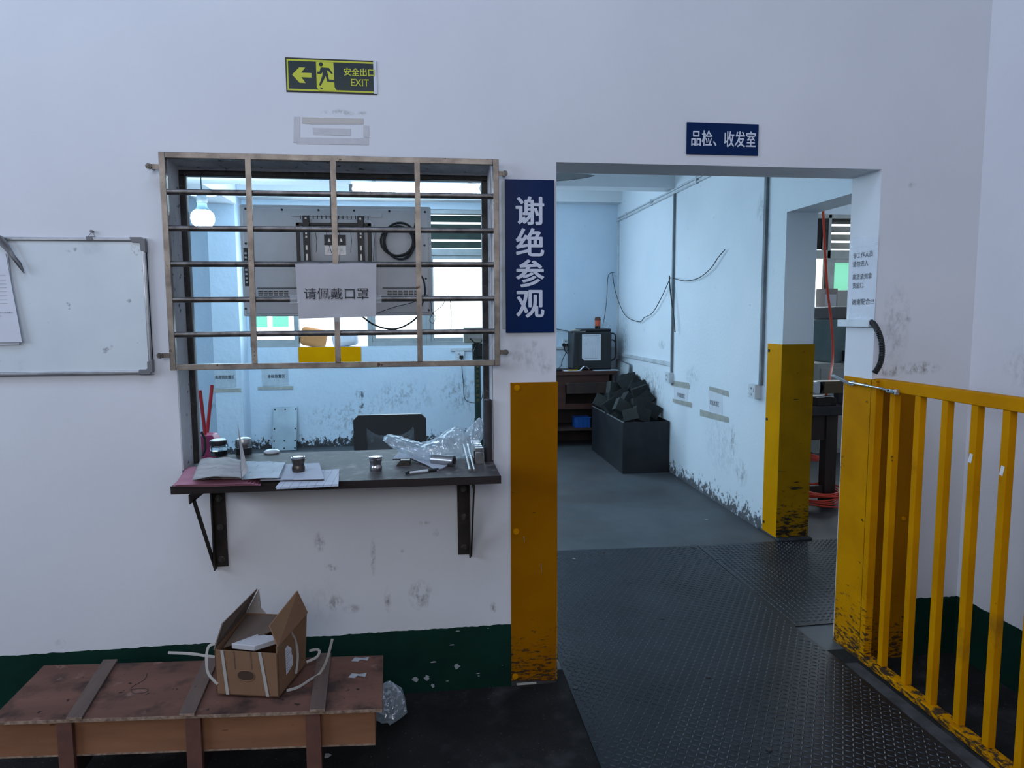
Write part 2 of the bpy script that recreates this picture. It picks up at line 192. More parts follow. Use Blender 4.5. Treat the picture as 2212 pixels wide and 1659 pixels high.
# ------------------------------------------------------------------ mesh helpers
class MB:
    def __init__(s): s.v = []; s.f = []
    def add(s, v, f):
        o = len(s.v); s.v += [Vector(x) for x in v]; s.f += [tuple(i + o for i in q) for q in f]; return s
    def box(s, a, b, rot=0, piv=None):
        x0, y0, z0 = a; x1, y1, z1 = b
        v = [Vector(p) for p in ((x0, y0, z0), (x1, y0, z0), (x1, y1, z0), (x0, y1, z0), (x0, y0, z1), (x1, y0, z1), (x1, y1, z1), (x0, y1, z1))]
        if rot:
            c = Vector(piv) if piv else Vector(((x0 + x1) / 2, (y0 + y1) / 2, 0)); m = Matrix.Rotation(rot, 3, 'Z'); v = [m @ (p - c) + c for p in v]
        return s.add(v, [(0, 3, 2, 1), (4, 5, 6, 7), (0, 1, 5, 4), (1, 2, 6, 5), (2, 3, 7, 6), (3, 0, 4, 7)])
    def obb(s, c, size, eul):
        m = Euler(eul).to_matrix(); h = Vector(size) / 2; c = Vector(c)
        v = [m @ Vector((sx * h.x, sy * h.y, sz * h.z)) + c for sz in (-1, 1) for sx, sy in ((-1, -1), (1, -1), (1, 1), (-1, 1))]
        return s.add(v, [(0, 3, 2, 1), (4, 5, 6, 7), (0, 1, 5, 4), (1, 2, 6, 5), (2, 3, 7, 6), (3, 0, 4, 7)])
    def cyl(s, p0, p1, r0, r1=None, n=16):
        p0 = Vector(p0); p1 = Vector(p1); r1 = r0 if r1 is None else r1; d = (p1 - p0).normalized()
        u = d.orthogonal().normalized(); w_ = d.cross(u); v = []
        for p, r in ((p0, r0), (p1, r1)):
            v += [p + (u * math.cos(2 * math.pi * i / n) + w_ * math.sin(2 * math.pi * i / n)) * r for i in range(n)]
        return s.add(v, [(i, (i + 1) % n, n + (i + 1) % n, n + i) for i in range(n)] + [tuple(range(n - 1, -1, -1)), tuple(range(n, 2 * n))])
    def tube(s, pts, r, n=8, closed=False, flat=None, up=None):
        pts = [Vector(p) for p in pts]; N = len(pts); v = []; f = []; u = None
        for i, p in enumerate(pts):
            a = pts[(i - 1) % N] if (closed or i > 0) else p; b = pts[(i + 1) % N] if (closed or i < N - 1) else p
            t = (b - a).normalized()
            if u is None: u = (Vector(up) if up else t.orthogonal())
            u = (u - t * u.dot(t)).normalized(); q = t.cross(u)
            for k in range(n):
                a_ = 2 * math.pi * k / n; v.append(p + u * math.cos(a_) * r + q * math.sin(a_) * (flat if flat else r))
        for i in range(N if closed else N - 1):
            for k in range(n): j = (i + 1) % N; f.append((i * n + k, i * n + (k + 1) % n, j * n + (k + 1) % n, j * n + k))
        if not closed: f += [tuple(range(n - 1, -1, -1)), tuple((N - 1) * n + k for k in range(n))]
        return s.add(v, f)
    def prism(s, pts, vec):
        n = len(pts); pts = [Vector(p) for p in pts]; vec = Vector(vec)
        return s.add(pts + [p + vec for p in pts], [tuple(range(n - 1, -1, -1)), tuple(range(n, 2 * n))] + [(i, (i + 1) % n, n + (i + 1) % n, n + i) for i in range(n)])
    def lathe(s, prof, c, n=24):
        c = Vector(c); v = []; f = []; m = len(prof)
        for r, z in prof: v += [c + Vector((r * math.cos(2 * math.pi * i / n), r * math.sin(2 * math.pi * i / n), z)) for i in range(n)]
        for j in range(m - 1):
            for i in range(n): f.append((j * n + i, j * n + (i + 1) % n, (j + 1) * n + (i + 1) % n, (j + 1) * n + i))
        f += [tuple(range(n - 1, -1, -1)), tuple((m - 1) * n + i for i in range(n))]
        return s.add(v, f)
    def grid(s, fn, nu, nv):
        v = [fn(i / nu, j / nv) for j in range(nv + 1) for i in range(nu + 1)]
        return s.add(v, [(j * (nu + 1) + i, j * (nu + 1) + i + 1, (j + 1) * (nu + 1) + i + 1, (j + 1) * (nu + 1) + i) for j in range(nv) for i in range(nu)])
    def build(s, name, m, parent=None, bevel=0, solid=0, smooth=True, label=None, seg=2):
        me = D.meshes.new(name); lo = Vector((min(p.x for p in s.v), min(p.y for p in s.v), min(p.z for p in s.v))); hi = Vector((max(p.x for p in s.v), max(p.y for p in s.v), max(p.z for p in s.v)))
        c = Vector(((lo.x + hi.x) / 2, (lo.y + hi.y) / 2, lo.z)); me.from_pydata([p - c for p in s.v], [], s.f); me.materials.append(M[m] if isinstance(m, str) else m)
        if smooth:
            me.polygons.foreach_set('use_smooth', [True] * len(me.polygons)); me.set_sharp_from_angle(angle=math.radians(32))
        me.update(); o = D.objects.new(name, me); COL.objects.link(o); o.location = c
        if parent is not None: attach(o, parent)
        if solid:
            q = o.modifiers.new('thickness', 'SOLIDIFY'); q.thickness = solid; q.offset = 0
            q = o.modifiers.new('crisp_rim', 'EDGE_SPLIT'); q.split_angle = math.radians(50)
        if bevel:
            q = o.modifiers.new('bevel', 'BEVEL'); q.width = bevel; q.segments = seg; q.limit_method = 'ANGLE'; q.angle_limit = math.radians(40)
        if label: o['label'] = label
        return o
def wpos(o):
    p = Vector(o.location); q = o.parent
    while q is not None: p = p + Vector(q.location) if o is not None else p; q = q.parent
    return p
def attach(o, parent):
    o.parent = parent; o.location = Vector(o.location) - wpos(parent)
def thing(name, label, cat, loc, group=None):
    o = D.objects.new(name, None); o.empty_display_size = .05; COL.objects.link(o); o.location = loc; o['label'] = label; o['category'] = cat
    if group: o['group'] = group
    return o
def solo(mb, name, m, label, cat, group=None, **kw):
    o = mb.build(name, m, **kw); o['label'] = label; o['category'] = cat
    if group: o['group'] = group
    return o
def struct(mb, name, m, **kw): o = mb.build(name, m, **kw); o['kind'] = 'structure'; return o
def stuff(o): o['kind'] = 'stuff'; return o
def text(name, s_, c, right, up, m, parent, w_=None, h_=None, bold=0, off=.0006, label=None):
    cu = D.curves.new(name, 'FONT'); cu.body = s_; cu.resolution_u = 3
    o = D.objects.new(name, cu); COL.objects.link(o); bpy.context.view_layer.update()
    me = D.meshes.new_from_object(o.evaluated_get(bpy.context.evaluated_depsgraph_get())); D.objects.remove(o); D.curves.remove(cu)
    vs = [v.co.copy() for v in me.vertices]; fs = [tuple(p.vertices) for p in me.polygons]; D.meshes.remove(me)
    x0, x1 = min(v.x for v in vs), max(v.x for v in vs); y0, y1 = min(v.y for v in vs), max(v.y for v in vs)
    sx = w_ / (x1 - x0) if w_ else None; sy = h_ / (y1 - y0) if h_ else None; sx = sx or sy; sy = sy or sx
    right = Vector(right).normalized(); up = Vector(up).normalized(); nn = right.cross(up); c = Vector(c)
    b = MB(); k = bold * .0 + (bold * 1.1 * min(sx, sy) * (y1 - y0 if y1 - y0 < 1.2 else 1))
    for i, (ox, oy) in enumerate(((0, 0), (1, 0), (-1, 0), (0, .7), (0, -.7), (.7, .5), (-.7, .5), (.7, -.5), (-.7, -.5)) if bold else ((0, 0),)):
        b.add([c + right * ((v.x - (x0 + x1) / 2) * sx + ox * k) + up * ((v.y - (y0 + y1) / 2) * sy + oy * k) + nn * (off + i * .00002) for v in vs], fs)
    return b.build(name, m, parent, smooth=False, label=label)
X, Y, Z = Vector((1, 0, 0)), Vector((0, 1, 0)), Vector((0, 0, 1))
def slab(b, a, c, holes=()):        # wall in the xz plane between two corners, with rectangular openings
    (x0, y0, z0), (x1, y1, z1) = a, c
    xs = sorted({x0, x1, *[h[0] for h in holes], *[h[1] for h in holes]}); zs = sorted({z0, z1, *[h[2] for h in holes], *[h[3] for h in holes]})
    for i in range(len(xs) - 1):
        for j in range(len(zs) - 1):
            mx, mz = (xs[i] + xs[i + 1]) / 2, (zs[j] + zs[j + 1]) / 2
            if any(h[0] < mx < h[1] and h[2] < mz < h[3] for h in holes): continue
            b.box((xs[i], y0, zs[j]), (xs[i + 1], y1, zs[j + 1]))
    return b
# ------------------------------------------------------------------ the setting
WX0, WX1, WZ0, WZ1 = -.935, .268, .937, 2.145; DX0, DX1, DZ = .527, 1.915, 2.153
struct(slab(MB(), (-5, 0, 0), (2.38, .2, 5), [(WX0, WX1, WZ0, WZ1), (DX0, DX1, -1, DZ)]), 'wall_front', 'front_wall', smooth=False)
b = MB(); rv = .004
b.box((WX0, .001, WZ0 + .03), (WX0 + rv, .199, WZ1)); b.box((WX1 - rv * .3, .001, WZ0 + .03), (WX1 - rv, .199, WZ1))
random.seed(3); n = 60
def under(u, v): return Vector((WX0 + u * (WX1 - WX0), .001 + v * .12, WZ1 - .003 - .012 * v - random.random() * .007))
b.grid(under, n, 4); struct(b, 'trim_1', 'reveal', smooth=False)['label'] = 'rough crumbling plaster lining the hatch opening'
b = MB(); b.box((2.38, -6.6, 0), (2.6, 0.2, 5)); struct(b, 'wall_right', 'right_wall', smooth=False)
b = MB(); OY0, OY1, OZ = .5, 1.6, 2.22
b.box((2.38, .2, 0), (2.6, OY0, 3.3)); b.box((2.38, OY1, 0), (2.6, 5.6, 3.3)); b.box((2.38, OY0, OZ), (2.6, OY1, 3.3)); struct(b, 'wall_inner_right', 'inner_wall', smooth=False)
b = MB(); slab(b, (-4.6, 5.6, 0), (7.2, 5.8, 3.3), [(-2.03, .95, 1.2, 2.82), (4.9, 6.6, 1.2, 2.82)]); struct(b, 'wall_back', 'back_wall', smooth=False)
struct(MB().box((-4.8, .2, 0), (-4.6, 5.8, 3.3)), 'wall_inner_left', 'inner_wall'); struct(MB().box((7.2, .2, 0), (7.4, 5.8, 3.3)), 'wall_side_right', 'right_wall'); struct(MB().box((2.6, 0, 0), (7.4, .2, 3.3)), 'wall_side_front', 'right_wall')
struct(MB().box((-5.2, -6.6, 0), (-5, .2, 5)), 'wall_left', 'dim_wall'); struct(MB().box((-5.2, -6.8, 0), (2.6, -6.6, 5)), 'wall_rear', 'dim_wall')
struct(MB().box((-5.2, -6.8, 5), (2.6, .2, 5.1)), 'ceiling', 'dim_wall'); struct(MB().box((-4.8, .2, 3.2), (7.4, 5.8, 3.3)), 'ceiling_inner', 'ceiling')
b = MB(); b.box((-4.6, 3.66, 2.75), (2.38, 3.86, 3.2)); struct(b, 'trim_2', 'ceiling', smooth=False)['label'] = 'ceiling beam crossing the inner room'
b = MB(); b.box((-4.6, 5.42, 2.90), (2.38, 5.6, 3.2)); struct(b, 'trim_3', 'ceiling', smooth=False)['label'] = 'beam along the back wall'
b = MB(); b.box((-2.36, .2, 2.80), (-2.04, 3.66, 3.2)); b.box((-2.36, 3.86, 2.80), (-2.04, 5.3, 3.2)); struct(b, 'trim_4', 'ceiling', smooth=False)['label'] = 'ceiling beam running towards the back column'
struct(MB().box((-2.36, 5.3, 0), (-2.06, 5.6, 3.2)), 'trim_5', 'back_wall', bevel=.004)['label'] = 'square column against the back wall'
struct(MB().box((-5.2, -6.8, -.1), (2.6, .1, 0)), 'floor', 'hall_floor', smooth=False); struct(MB().box((-4.8, .1, -.1), (7.4, 5.8, 0)), 'floor_inner', 'inner_floor', smooth=False)
# green skirting band with a wobbly brushed top edge
def skirt(name, p0, p1, out, n, z=.27):
    b = MB(); random.seed(5); p0 = Vector(p0); p1 = Vector(p1); out = Vector(out); ts = []
    h = z
    for i in range(n + 1):
        h = z + .6 * (h - z) + random.uniform(-.0022, .0022); q = p0.lerp(p1, i / n); ts.append((q + out * .0025, q + Z * h + out * .0025))
    for i in range(n):
        a, c = ts[i], ts[i + 1]; b.add([a[0], c[0], c[1], a[1], a[0] - out * .0022, c[0] - out * .0022, c[1] - out * .0022, a[1] - out * .0022], [(0, 1, 2, 3), (3, 2, 6, 7)])
    return struct(b, name, 'green', smooth=False)
sk = skirt('baseboard_front', (-5, 0, 0), (.335, 0, 0), (0, -1, 0), 420); skirt('baseboard_front_right', (2.12, 0, 0), (2.378, 0, 0), (0, -1, 0), 30); skirt('baseboard_right', (2.38, -.003, 0), (2.38, -6.5, 0), (-1, 0, 0), 300)
for i, (px, py, r) in enumerate([(897, 1467, 7), (922, 1464, 7), (987, 1439, 7), (967, 1471, 4), (935, 1481, 5), (1033, 1455, 4), (1034, 1460, 3), (1085, 1437, 2.5), (989, 1363, 6), (976, 1393, 7), (936, 1430, 8), (1054, 1357, 3)]):
    c = W(px, py, -.003); rr = r * .00185; fl = 1 if r > 4 and py > 1435 else .25
    random.seed(i); pts = [c + Vector((math.cos(a) * rr * random.uniform(.5, 1.15), 0, math.sin(a) * rr * fl * random.uniform(.5, 1.15))) for a in [k * math.pi / 5 for k in range(10)]]
    MB().prism([p + Vector((0, -.0006, 0)) for p in pts], (0, .0008, 0)).build('paint_chip', 'chip', sk, smooth=False)
# tread plates on the floor
def plate(name, poly, ang, label, skip=None):
    t = thing(name, label, 'floor plate', (sum(p[0] for p in poly) / len(poly), sum(p[1] for p in poly) / len(poly), 0), None)
    MB().prism([(x, y, .0) for x, y in poly], (0, 0, .005)).build('sheet', 'plate', t, smooth=False)
    def inside(x, y):
        r = False; n = len(poly)
        for i in range(n):
            (x1, y1), (x2, y2) = poly[i], poly[(i + 1) % n]
            if (y1 > y) != (y2 > y) and x < (x2 - x1) * (y - y1) / (y2 - y1) + x1: r = not r
        return r
    v = []; f = []; pit = .0235; ca, sa = math.cos(ang), math.sin(ang); xs = [p[0] for p in poly]; ys = [p[1] for p in poly]
    cx, cy = (min(xs) + max(xs)) / 2, (min(ys) + max(ys)) / 2; R_ = int(max(max(xs) - min(xs), max(ys) - min(ys)) / pit * .75) + 2
    for i in range(-R_, R_):
        for j in range(-R_, R_):
            u, q = i * pit, j * pit; x = cx + u * ca - q * sa; y = cy + u * sa + q * ca
            if not all(inside(x + dx, y + dy) for dx in (-.012, .012) for dy in (-.012, .012)) or y < -1.25: continue
            a = ang + (math.pi / 4 if (i + j) % 2 else -math.pi / 4); L, w_, h = .0125, .0040, .0025; c1, s1 = math.cos(a), math.sin(a); o = len(v)
            for (e, g, z) in ((-L, 0, 0), (0, -w_, 0), (L, 0, 0), (0, w_, 0), (-L * .45, 0, h), (L * .45, 0, h)): v.append((x + e * c1 - g * s1, y + e * s1 + g * c1, .005 + z))
            f += [(o, o + 1, o + 4), (o + 1, o + 5, o + 4), (o + 1, o + 2, o + 5), (o + 2, o + 3, o + 5), (o + 3, o + 4, o + 5), (o + 3, o, o + 4)]
    stuff(MB().add(v, f).build('tread_lugs', 'lug', t, smooth=False)); return t
PLM = plate('tread_plate', [(.575, -2.2), (1.822, -2.2), (1.822, -.02), (1.80, .26), (1.785, 1.555), (.40, 1.61), (.40, .23), (.572, .20)], math.radians(12), 'large steel tread plate filling the open doorway')
PLS = plate('tread_plate', [(1.797, .34), (2.36, .36), (2.70, .52), (2.80, 1.56), (1.795, 1.556)], math.radians(45), 'smaller steel tread plate in front of the inner jamb')
for (px, py) in ((1305, 1193), (1497, 1183), (1362, 1258), (1431, 1337), (1530, 1462), (1243, 1487), (1661, 1620)):
    c = P(px, py, 2, .0055); MB().lathe([(.011, 0), (.010, .003), (.004, .0035)], c, 12).build('rivet', 'black_metal', PLM)
for (px, py) in ((1549, 1208), (1636, 1280), (1704, 1287)):
    c = P(px, py, 2, .0055); MB().lathe([(.010, 0), (.009, .003), (.004, .0035)], c, 12).build('rivet', 'black_metal', PLS)
struct(MB().box((1.826, -2.2, 0), (1.886, -.03, .004)), 'trim_6', 'old_cement')['label'] = 'strip of bare cement beside the railing'
# ------------------------------------------------------------------ hatch frame (window_1) and back windows
w1 = struct(MB().box((WX0 + .004, .12, WZ1 - .046), (WX1 - .004, .16, WZ1 - .026)), 'window_1', 'dark_frame', bevel=.003)
MB().box((WX0 + .004, .118, WZ1 - .026), (WX1 - .004, .198, WZ1 - .0005)).build('plaster_fill', 'reveal', w1)
MB().box((WX0 + .002, .12, WZ0 + .03), (WX0 + .022, .16, WZ1 - .046)).build('frame_side', 'dark_frame', w1, bevel=.003)
MB().box((WX0 + .020, .135, WZ0 + .03), (WX0 + .027, .15, WZ1 - .046)).build('frame_lip', 'grey_alu', w1)
MB().box((WX1 - .028, .12, WZ0 + .03), (WX1 - .003, .16, WZ1 - .046)).build('frame_side', 'dark_frame', w1, bevel=.003)
def rect_frame(name, m, parent, x0, x1, z0, z1, y0, y1, t=.05, tb=None, kind=None):
    tb = tb or t; b = MB()
    b.box((x0, y0, z0), (x0 + t, y1, z1)); b.box((x1 - t, y0, z0), (x1, y1, z1)); b.box((x0 + t, y0, z0), (x1 - t, y1, z0 + tb)); b.box((x0 + t, y0, z1 - t), (x1 - t, y1, z1))
    return b.build(name, m, parent, smooth=False, bevel=.003, seg=1)
def louvres(parent, x0, x1, z0, z1, n, m):
    for i in range(n):
        z = z0 + (i + .5) * (z1 - z0) / n; MB().obb(((x0 + x1) / 2, 5.68, z), (x1 - x0, .005, (z1 - z0) / n * 1.02), (math.radians(-38), 0, 0)).build('slat', m, parent, smooth=False)
wn = rect_frame('window_2', 'grey_alu', None, .02, .95, 1.2, 2.82, 5.62, 5.72, .05); wn['kind'] = 'structure'; wn['label'] = 'right part of the back window'
rect_frame('sash', 'grey_alu', wn, .07, .90, 1.25, 2.28, 5.64, 5.68, .045); MB().box((.115, 5.655, 1.295), (.855, 5.66, 2.235)).build('pane', 'pane_hot', wn)
MB().box((.07, 5.62, 2.28), (.90, 5.72, 2.36)).build('transom', 'grey_alu', wn, bevel=.003); louvres(wn, .07, .90, 2.36, 2.77, 4, 'slat')
wn = rect_frame('window_3', 'grey_alu', None, -.68, .02, 1.2, 2.82, 5.62, 5.72, .05); wn['kind'] = 'structure'; wn['label'] = 'middle part of the back window'
rect_frame('sash', 'grey_alu', wn, -.63, -.03, 1.25, 2.77, 5.64, 5.68, .045); MB().box((-.585, 5.655, 1.295), (-.075, 5.66, 2.725)).build('pane', 'pane_hot', wn)
wn = rect_frame('window_4', 'grey_alu', None, -2.03, -1.48, 1.2, 2.82, 5.62, 5.72, .05, .09); wn['kind'] = 'structure'; wn['label'] = 'left part of the back window with green film'
MB().box((-1.98, 5.655, 1.29), (-1.53, 5.66, 2.30)).build('pane', 'pane', wn); louvres(wn, -1.98, -1.53, 2.36, 2.77, 4, 'slat_pale'); MB().box((-1.98, 5.62, 2.30), (-1.53, 5.72, 2.36)).build('transom', 'grey_alu', wn)
a, c = W(537, 678, 5.65), W(578, 707, 5.65); MB().box((a.x, 5.648, c.z), (c.x, 5.653, 1.75)).build('film', 'pane_green', wn); a = W(588, 678, 5.65); c = W(624, 706, 5.65); MB().box((a.x, 5.648, c.z), (c.x, 5.653, 1.75)).build('film', 'pane_green', wn)
wn = rect_frame('window_5', 'grey_alu', None, 4.9, 6.6, 1.2, 2.82, 5.60, 5.70, .05); wn['kind'] = 'structure'; wn['label'] = 'window of the side room beyond the second opening'
MB().box((4.95, 5.655, 1.25), (5.13, 5.66, 2.26)).build('pane', 'pane_hot', wn); MB().box((5.13, 5.61, 1.25), (5.16, 5.7, 2.82)).build('mullion', 'dark_frame', wn); MB().box((5.16, 5.60, 1.25), (5.20, 5.7, 2.82)).build('mullion', 'grey_alu', wn)
MB().box((4.95, 5.60, 2.26), (6.55, 5.7, 2.37)).build('transom', 'grey_alu', wn, bevel=.006); rect_frame('sash', 'grey_alu', wn, 5.20, 6.55, 1.25, 2.28, 5.61, 5.65, .07); MB().box((5.27, 5.64, 1.32), (6.48, 5.645, 2.21)).build('pane', 'pane_green', wn)
louvres(wn, 5.17, 6.55, 2.38, 2.80, 4, 'slat_pale'); MB().box((4.95, 5.66, 2.38), (5.12, 5.67, 2.8)).build('pane', 'screen', wn, label='dark exhaust opening')
# outdoors seen through the pass-through opening
struct(MB().box((-3.2, 8.6, -.1), (2.5, 8.7, 4.0)), 'wall_outside', 'outdoor')
yb = thing('sill_board', 'yellow board below the pass-through opening in the back wall', 'board', (-1.12, 5.59, .97)); MB().box((-1.485, 5.585, .965), (-.76, 5.6, 1.2)).build('panel', 'board_yellow', yb, bevel=.002)
for x in (-1.40, -.80): MB().cyl((x, 5.584, 1.0), (x, 5.580, 1.0), .009, n=10).build('screw', 'chrome', yb)
b = MB(); b.obb((-1.32, 5.70, 1.31), (.30, .16, .22), (.1, .2, .3)); solo(b, 'sack', 'tan', 'orange and white sack on the sill of the pass-through opening', 'sack', bevel=.05, seg=3)
b = MB(); b.obb((-.95, 5.70, 1.29), (.30, .16, .18), (-.1, -.15, -.2)); solo(b, 'sack', 'paper', 'white sack on the sill, right of the orange one', 'sack', bevel=.05, seg=3)
# ------------------------------------------------------------------ window grille
g = thing('window_grille', 'tarnished steel security grille over the service hatch', 'grille', (-.32, -.045, 1.357))
gx0, gx1, gz0, gz1 = -.938, .292, 1.357, 2.146; T = .022; FY0, FY1 = -.060, -.038
for a_, c_ in (((gx0, FY0, gz0), (gx0 + T, FY1, gz1)), ((gx1 - T, FY0, gz0), (gx1, FY1, gz1))): MB().box(a_, c_).build('side_tube', 'grille', g, bevel=.002)
MB().box((gx0 + T, FY0, gz1 - T), (gx1 - T, FY1, gz1)).build('top_tube', 'grille', g, bevel=.002); MB().box((gx0 + T, FY0, gz0), (gx1 - T, FY1, gz0 + T)).build('bottom_tube', 'grille', g, bevel=.002)
for z in (2.006, 1.876, 1.747, 1.617, 1.489): MB().cyl((gx0 + T, -.049, z), (gx1 - T, -.049, z + .002), .0105, n=14).build('round_bar', 'round_bar', g)
for x, x2 in ((-.627, -.634), (-.325, -.329), (-.017, -.020)):
    MB().prism([(x - .010, -.068, gz1 - T), (x + .010, -.068, gz1 - T), (x2 + .010, -.068, gz0 + T), (x2 - .010, -.068, gz0 + T)], (0, .008, 0)).build('flat_bar', 'grille', g)
for x, z, s_ in ((-.977, 2.096, 1), (-.976, 1.412, 1), (.317, 2.096, -1), (.316, 1.408, -1)):
    e = gx0 if s_ > 0 else gx1; MB().box((min(x - .006 * s_, e), -.044, z - .009), (max(x - .006 * s_, e), -.039, z + .009)).build('tab', 'grille', g)
    q = MB().cyl((x, .0, z), (x, -.052, z), .0055, n=10); q.cyl((x, -.044, z), (x, -.050, z), .0115, n=6); q.build('bolt', 'bolt', g)
# masked notice taped to the grille
def sheet(name, m, parent, p00, p10, p11, p01, nu=6, nv=6, wav=.0, solid=.0006, seed=1, label=None):   # corners: bottom left, bottom right, top right, top left
    random.seed(seed); P4 = [Vector(p) for p in (p00, p10, p11, p01)]; nn = (P4[1] - P4[0]).cross(P4[3] - P4[0]).normalized(); ph = random.random() * 6
    def fn(u, v): return P4[0] * (1 - u) * (1 - v) + P4[1] * u * (1 - v) + P4[2] * u * v + P4[3] * (1 - u) * v + nn * wav * math.sin(u * 7 + ph + v * 2) * math.sin(v * 5 + ph)
    return MB().grid(fn, nu, nv).build(name, m, parent, solid=solid, label=label)
n_ = thing('notice_sheet', 'white sheet asking for masks, taped to the hatch grille', 'notice', (-.32, -.075, 1.545))
sheet('paper', 'mask_paper', n_, (-.468, -.071, 1.545), (-.182, -.073, 1.552), (-.176, -.071, 1.750), (-.473, -.071, 1.748), wav=.0015)
text('lettering', '请佩戴口罩', (-.326, -.0745, 1.638), X, Z, 'ink', n_, w_=.236, h_=.042)
for (x, z, a_) in ((-.478, 1.617, 0), (-.178, 1.617, 0), (-.325, 1.546, 1)): MB().box((x - .018, -.0735, z - .014), (x + .018, -.0725, z + .014)).build('tape', 'clear_tape', n_)
for i, x in enumerate((-.405, -.365, -.318, -.275, -.232, -.190)):
    solo(MB().tube([(x, -.061, 1.873), (x + .002, -.049, 1.889), (x + .003, -.030, 1.876), (x + .004, -.012, 1.84), (x + (.02 if i == 1 else -.004), .02, 1.80 - .02 * (i % 3))], .0012, 6), 'hook_wire', 'chrome', ('leftmost', 'second from the left', 'third from the left', 'fourth from the left', 'fifth from the left', 'rightmost')[i] + ' of the six thin wire hooks on the second grille bar', 'wire', 'thin wire hooks over the second grille bar')
# ------------------------------------------------------------------ counter with brackets
ct = thing('counter', 'dark stained metal counter shelf through the service hatch', 'counter', (-.31, 0, .937))
cf = [(-.888, -.255), (.267, -.272), (.263, .30), (-.884, .30)]
MB().prism([(x, y, .940) for x, y in cf], (0, 0, .027)).build('top', 'counter', ct, bevel=.002)
MB().prism([(-.889, -.2575, .938), (.268, -.2745, .938), (.268, -.272, .938), (-.889, -.255, .938)], (0, 0, .0292)).build('edge_band', 'counter_edge', ct)
def bracket(x0, x1, xa, side):
    br = MB(); br.box((x0, -.007, .581), (x1, -.001, .938)); pl = br.build('bracket', 'rust', ct, bevel=.001)
    s = 1 if side > 0 else -1; xb = x1 if s > 0 else x0
    MB().box((min(xb, xb - s * .005), -.035, .575), (max(xb, xb - s * .005), -.007, .93)).build('flange', 'rust', pl)
    MB().box((min(xa, xa - s * .035), -.245, .930), (max(xa, xa - s * .035), -.007, .938)).build('arm', 'rust', pl); MB().box((min(xa, xa + s * .005), -.245, .898), (max(xa, xa + s * .005), -.007, .9305)).build('arm_flange', 'rust', pl)
    MB().prism([(xa, -.215, .905), (xa, -.190, .905), (xa, -.008, .612), (xa, -.008, .570)], (s * .005, 0, 0)).build('brace', 'rust', pl)
    for z in (.855, .74, .612):
        q = MB(); xm = (x0 + x1) / 2; q.cyl((xm, -.007, z), (xm, -.010, z), .013, n=16); q.cyl((xm, -.010, z), (xm, -.017, z), .0095, n=6); q.cyl((xm, -.017, z), (xm, -.022, z), .005, n=10); q.build('bolt', 'bolt', pl)
bracket(-.828, -.781, -.830, -1); bracket(.118, .168, .170, 1)
ZC = .967
def C(px, py, dz=0): return P(px, py, 2, ZC + dz)
# pink sheets
pk = thing('paper_stack', 'stack of pink sheets at the left end of the counter', 'paper', C(450, 1035))
for i in range(6):
    j = i * .0022; o_ = random.uniform(-.006, .006); sheet('sheet', 'pink', pk, C(372 + i, 1051 - i * .6, j) + X * o_, C(560 - i * 5, 1049 - i, j) + X * o_, C(575, 1012, j), C(404 + i * 3, 1008, j), wav=.0012, seed=i, solid=.001)
nb = thing('open_book', 'grimy open record book lying on the pink sheets', 'book', C(515, 1020, .014))
def page(name, m, c4, z0, z1, bulge, seed, parent=nb, solid=.0012):
    random.seed(seed); p = [C(x, y, z0) for x, y in c4]
    def fn(u, v):
        q = p[0] * (1 - u) * (1 - v) + p[1] * u * (1 - v) + p[2] * u * v + p[3] * (1 - u) * v; return q + Z * (bulge * math.sin(u * math.pi * .9) + z1 + .0025 * math.sin(u * 13 + v * 9 + seed) * math.sin(v * 11 + seed))
    return MB().grid(fn, 14, 10).build(name, m, parent, solid=solid)
for i in range(4): page('page', 'dirty_paper', [(415 + i * 2, 1037), (522, 1035), (520, 995), (432 + i, 992)], .014 + i * .004, 0, .004 + i * .002, i)
page('page', 'dirty_paper', [(417, 1036), (521, 1034), (519, 996), (434, 992)], .032, 0, .010, 9)
for i in range(3): page('page', 'blue_paper', [(522, 1036), (606 - i * 2, 1033), (616, 1000), (521, 998)], .014 + i * .004, 0, .003, 20 + i)
p0, p1 = C(519, 1034, .03), C(521, 998, .03)
def stand(u, v): return p0.lerp(p1, u) + Z * (.145 * v * (.25 + .75 * u)) + X * (.022 * math.sin(v * 2.2) * (1 - u) - .012 * v * u) + Y * .02 * v
MB().grid(stand, 8, 14).build('raised_page', 'dirty_paper', nb, solid=.0008)
fs = thing('form_sheets', 'printed forms hanging over the front edge of the counter', 'paper', C(665, 1040))
for i in range(3): sheet('sheet', 'form', fs, C(597 - i, 1057 - i * 2, .0012 + i * .0015) + Vector((0, -.0, 0)), C(731, 1050 - i * 2, .0012 + i * .0015), C(731 + i, 1013, .0012 + i * .0015), C(622, 1020, .0012 + i * .0015), seed=30 + i, wav=.0006, solid=.0008)
text('lettering', 'II III 一二三 III II', C(695, 1022, .008), (.95, .05, 0), (0, 1, 0), 'printed', fs, w_=.07, h_=.012, off=.0005)
cb = thing('note_pad', 'grey handwritten note pad under the brown steel pot', 'note pad', C(630, 1025, .007)); pd = [C(x, y, .007) for x, y in ((562, 1040), (700, 1037), (690, 1003), (616, 1006))]
MB().prism(pd, (0, 0, .006)).build('pad', 'form2', cb); MB().tube([pd[0] + Z * .001, pd[1] + Z * .001], .0018, 6).build('binding', 'black', cb)
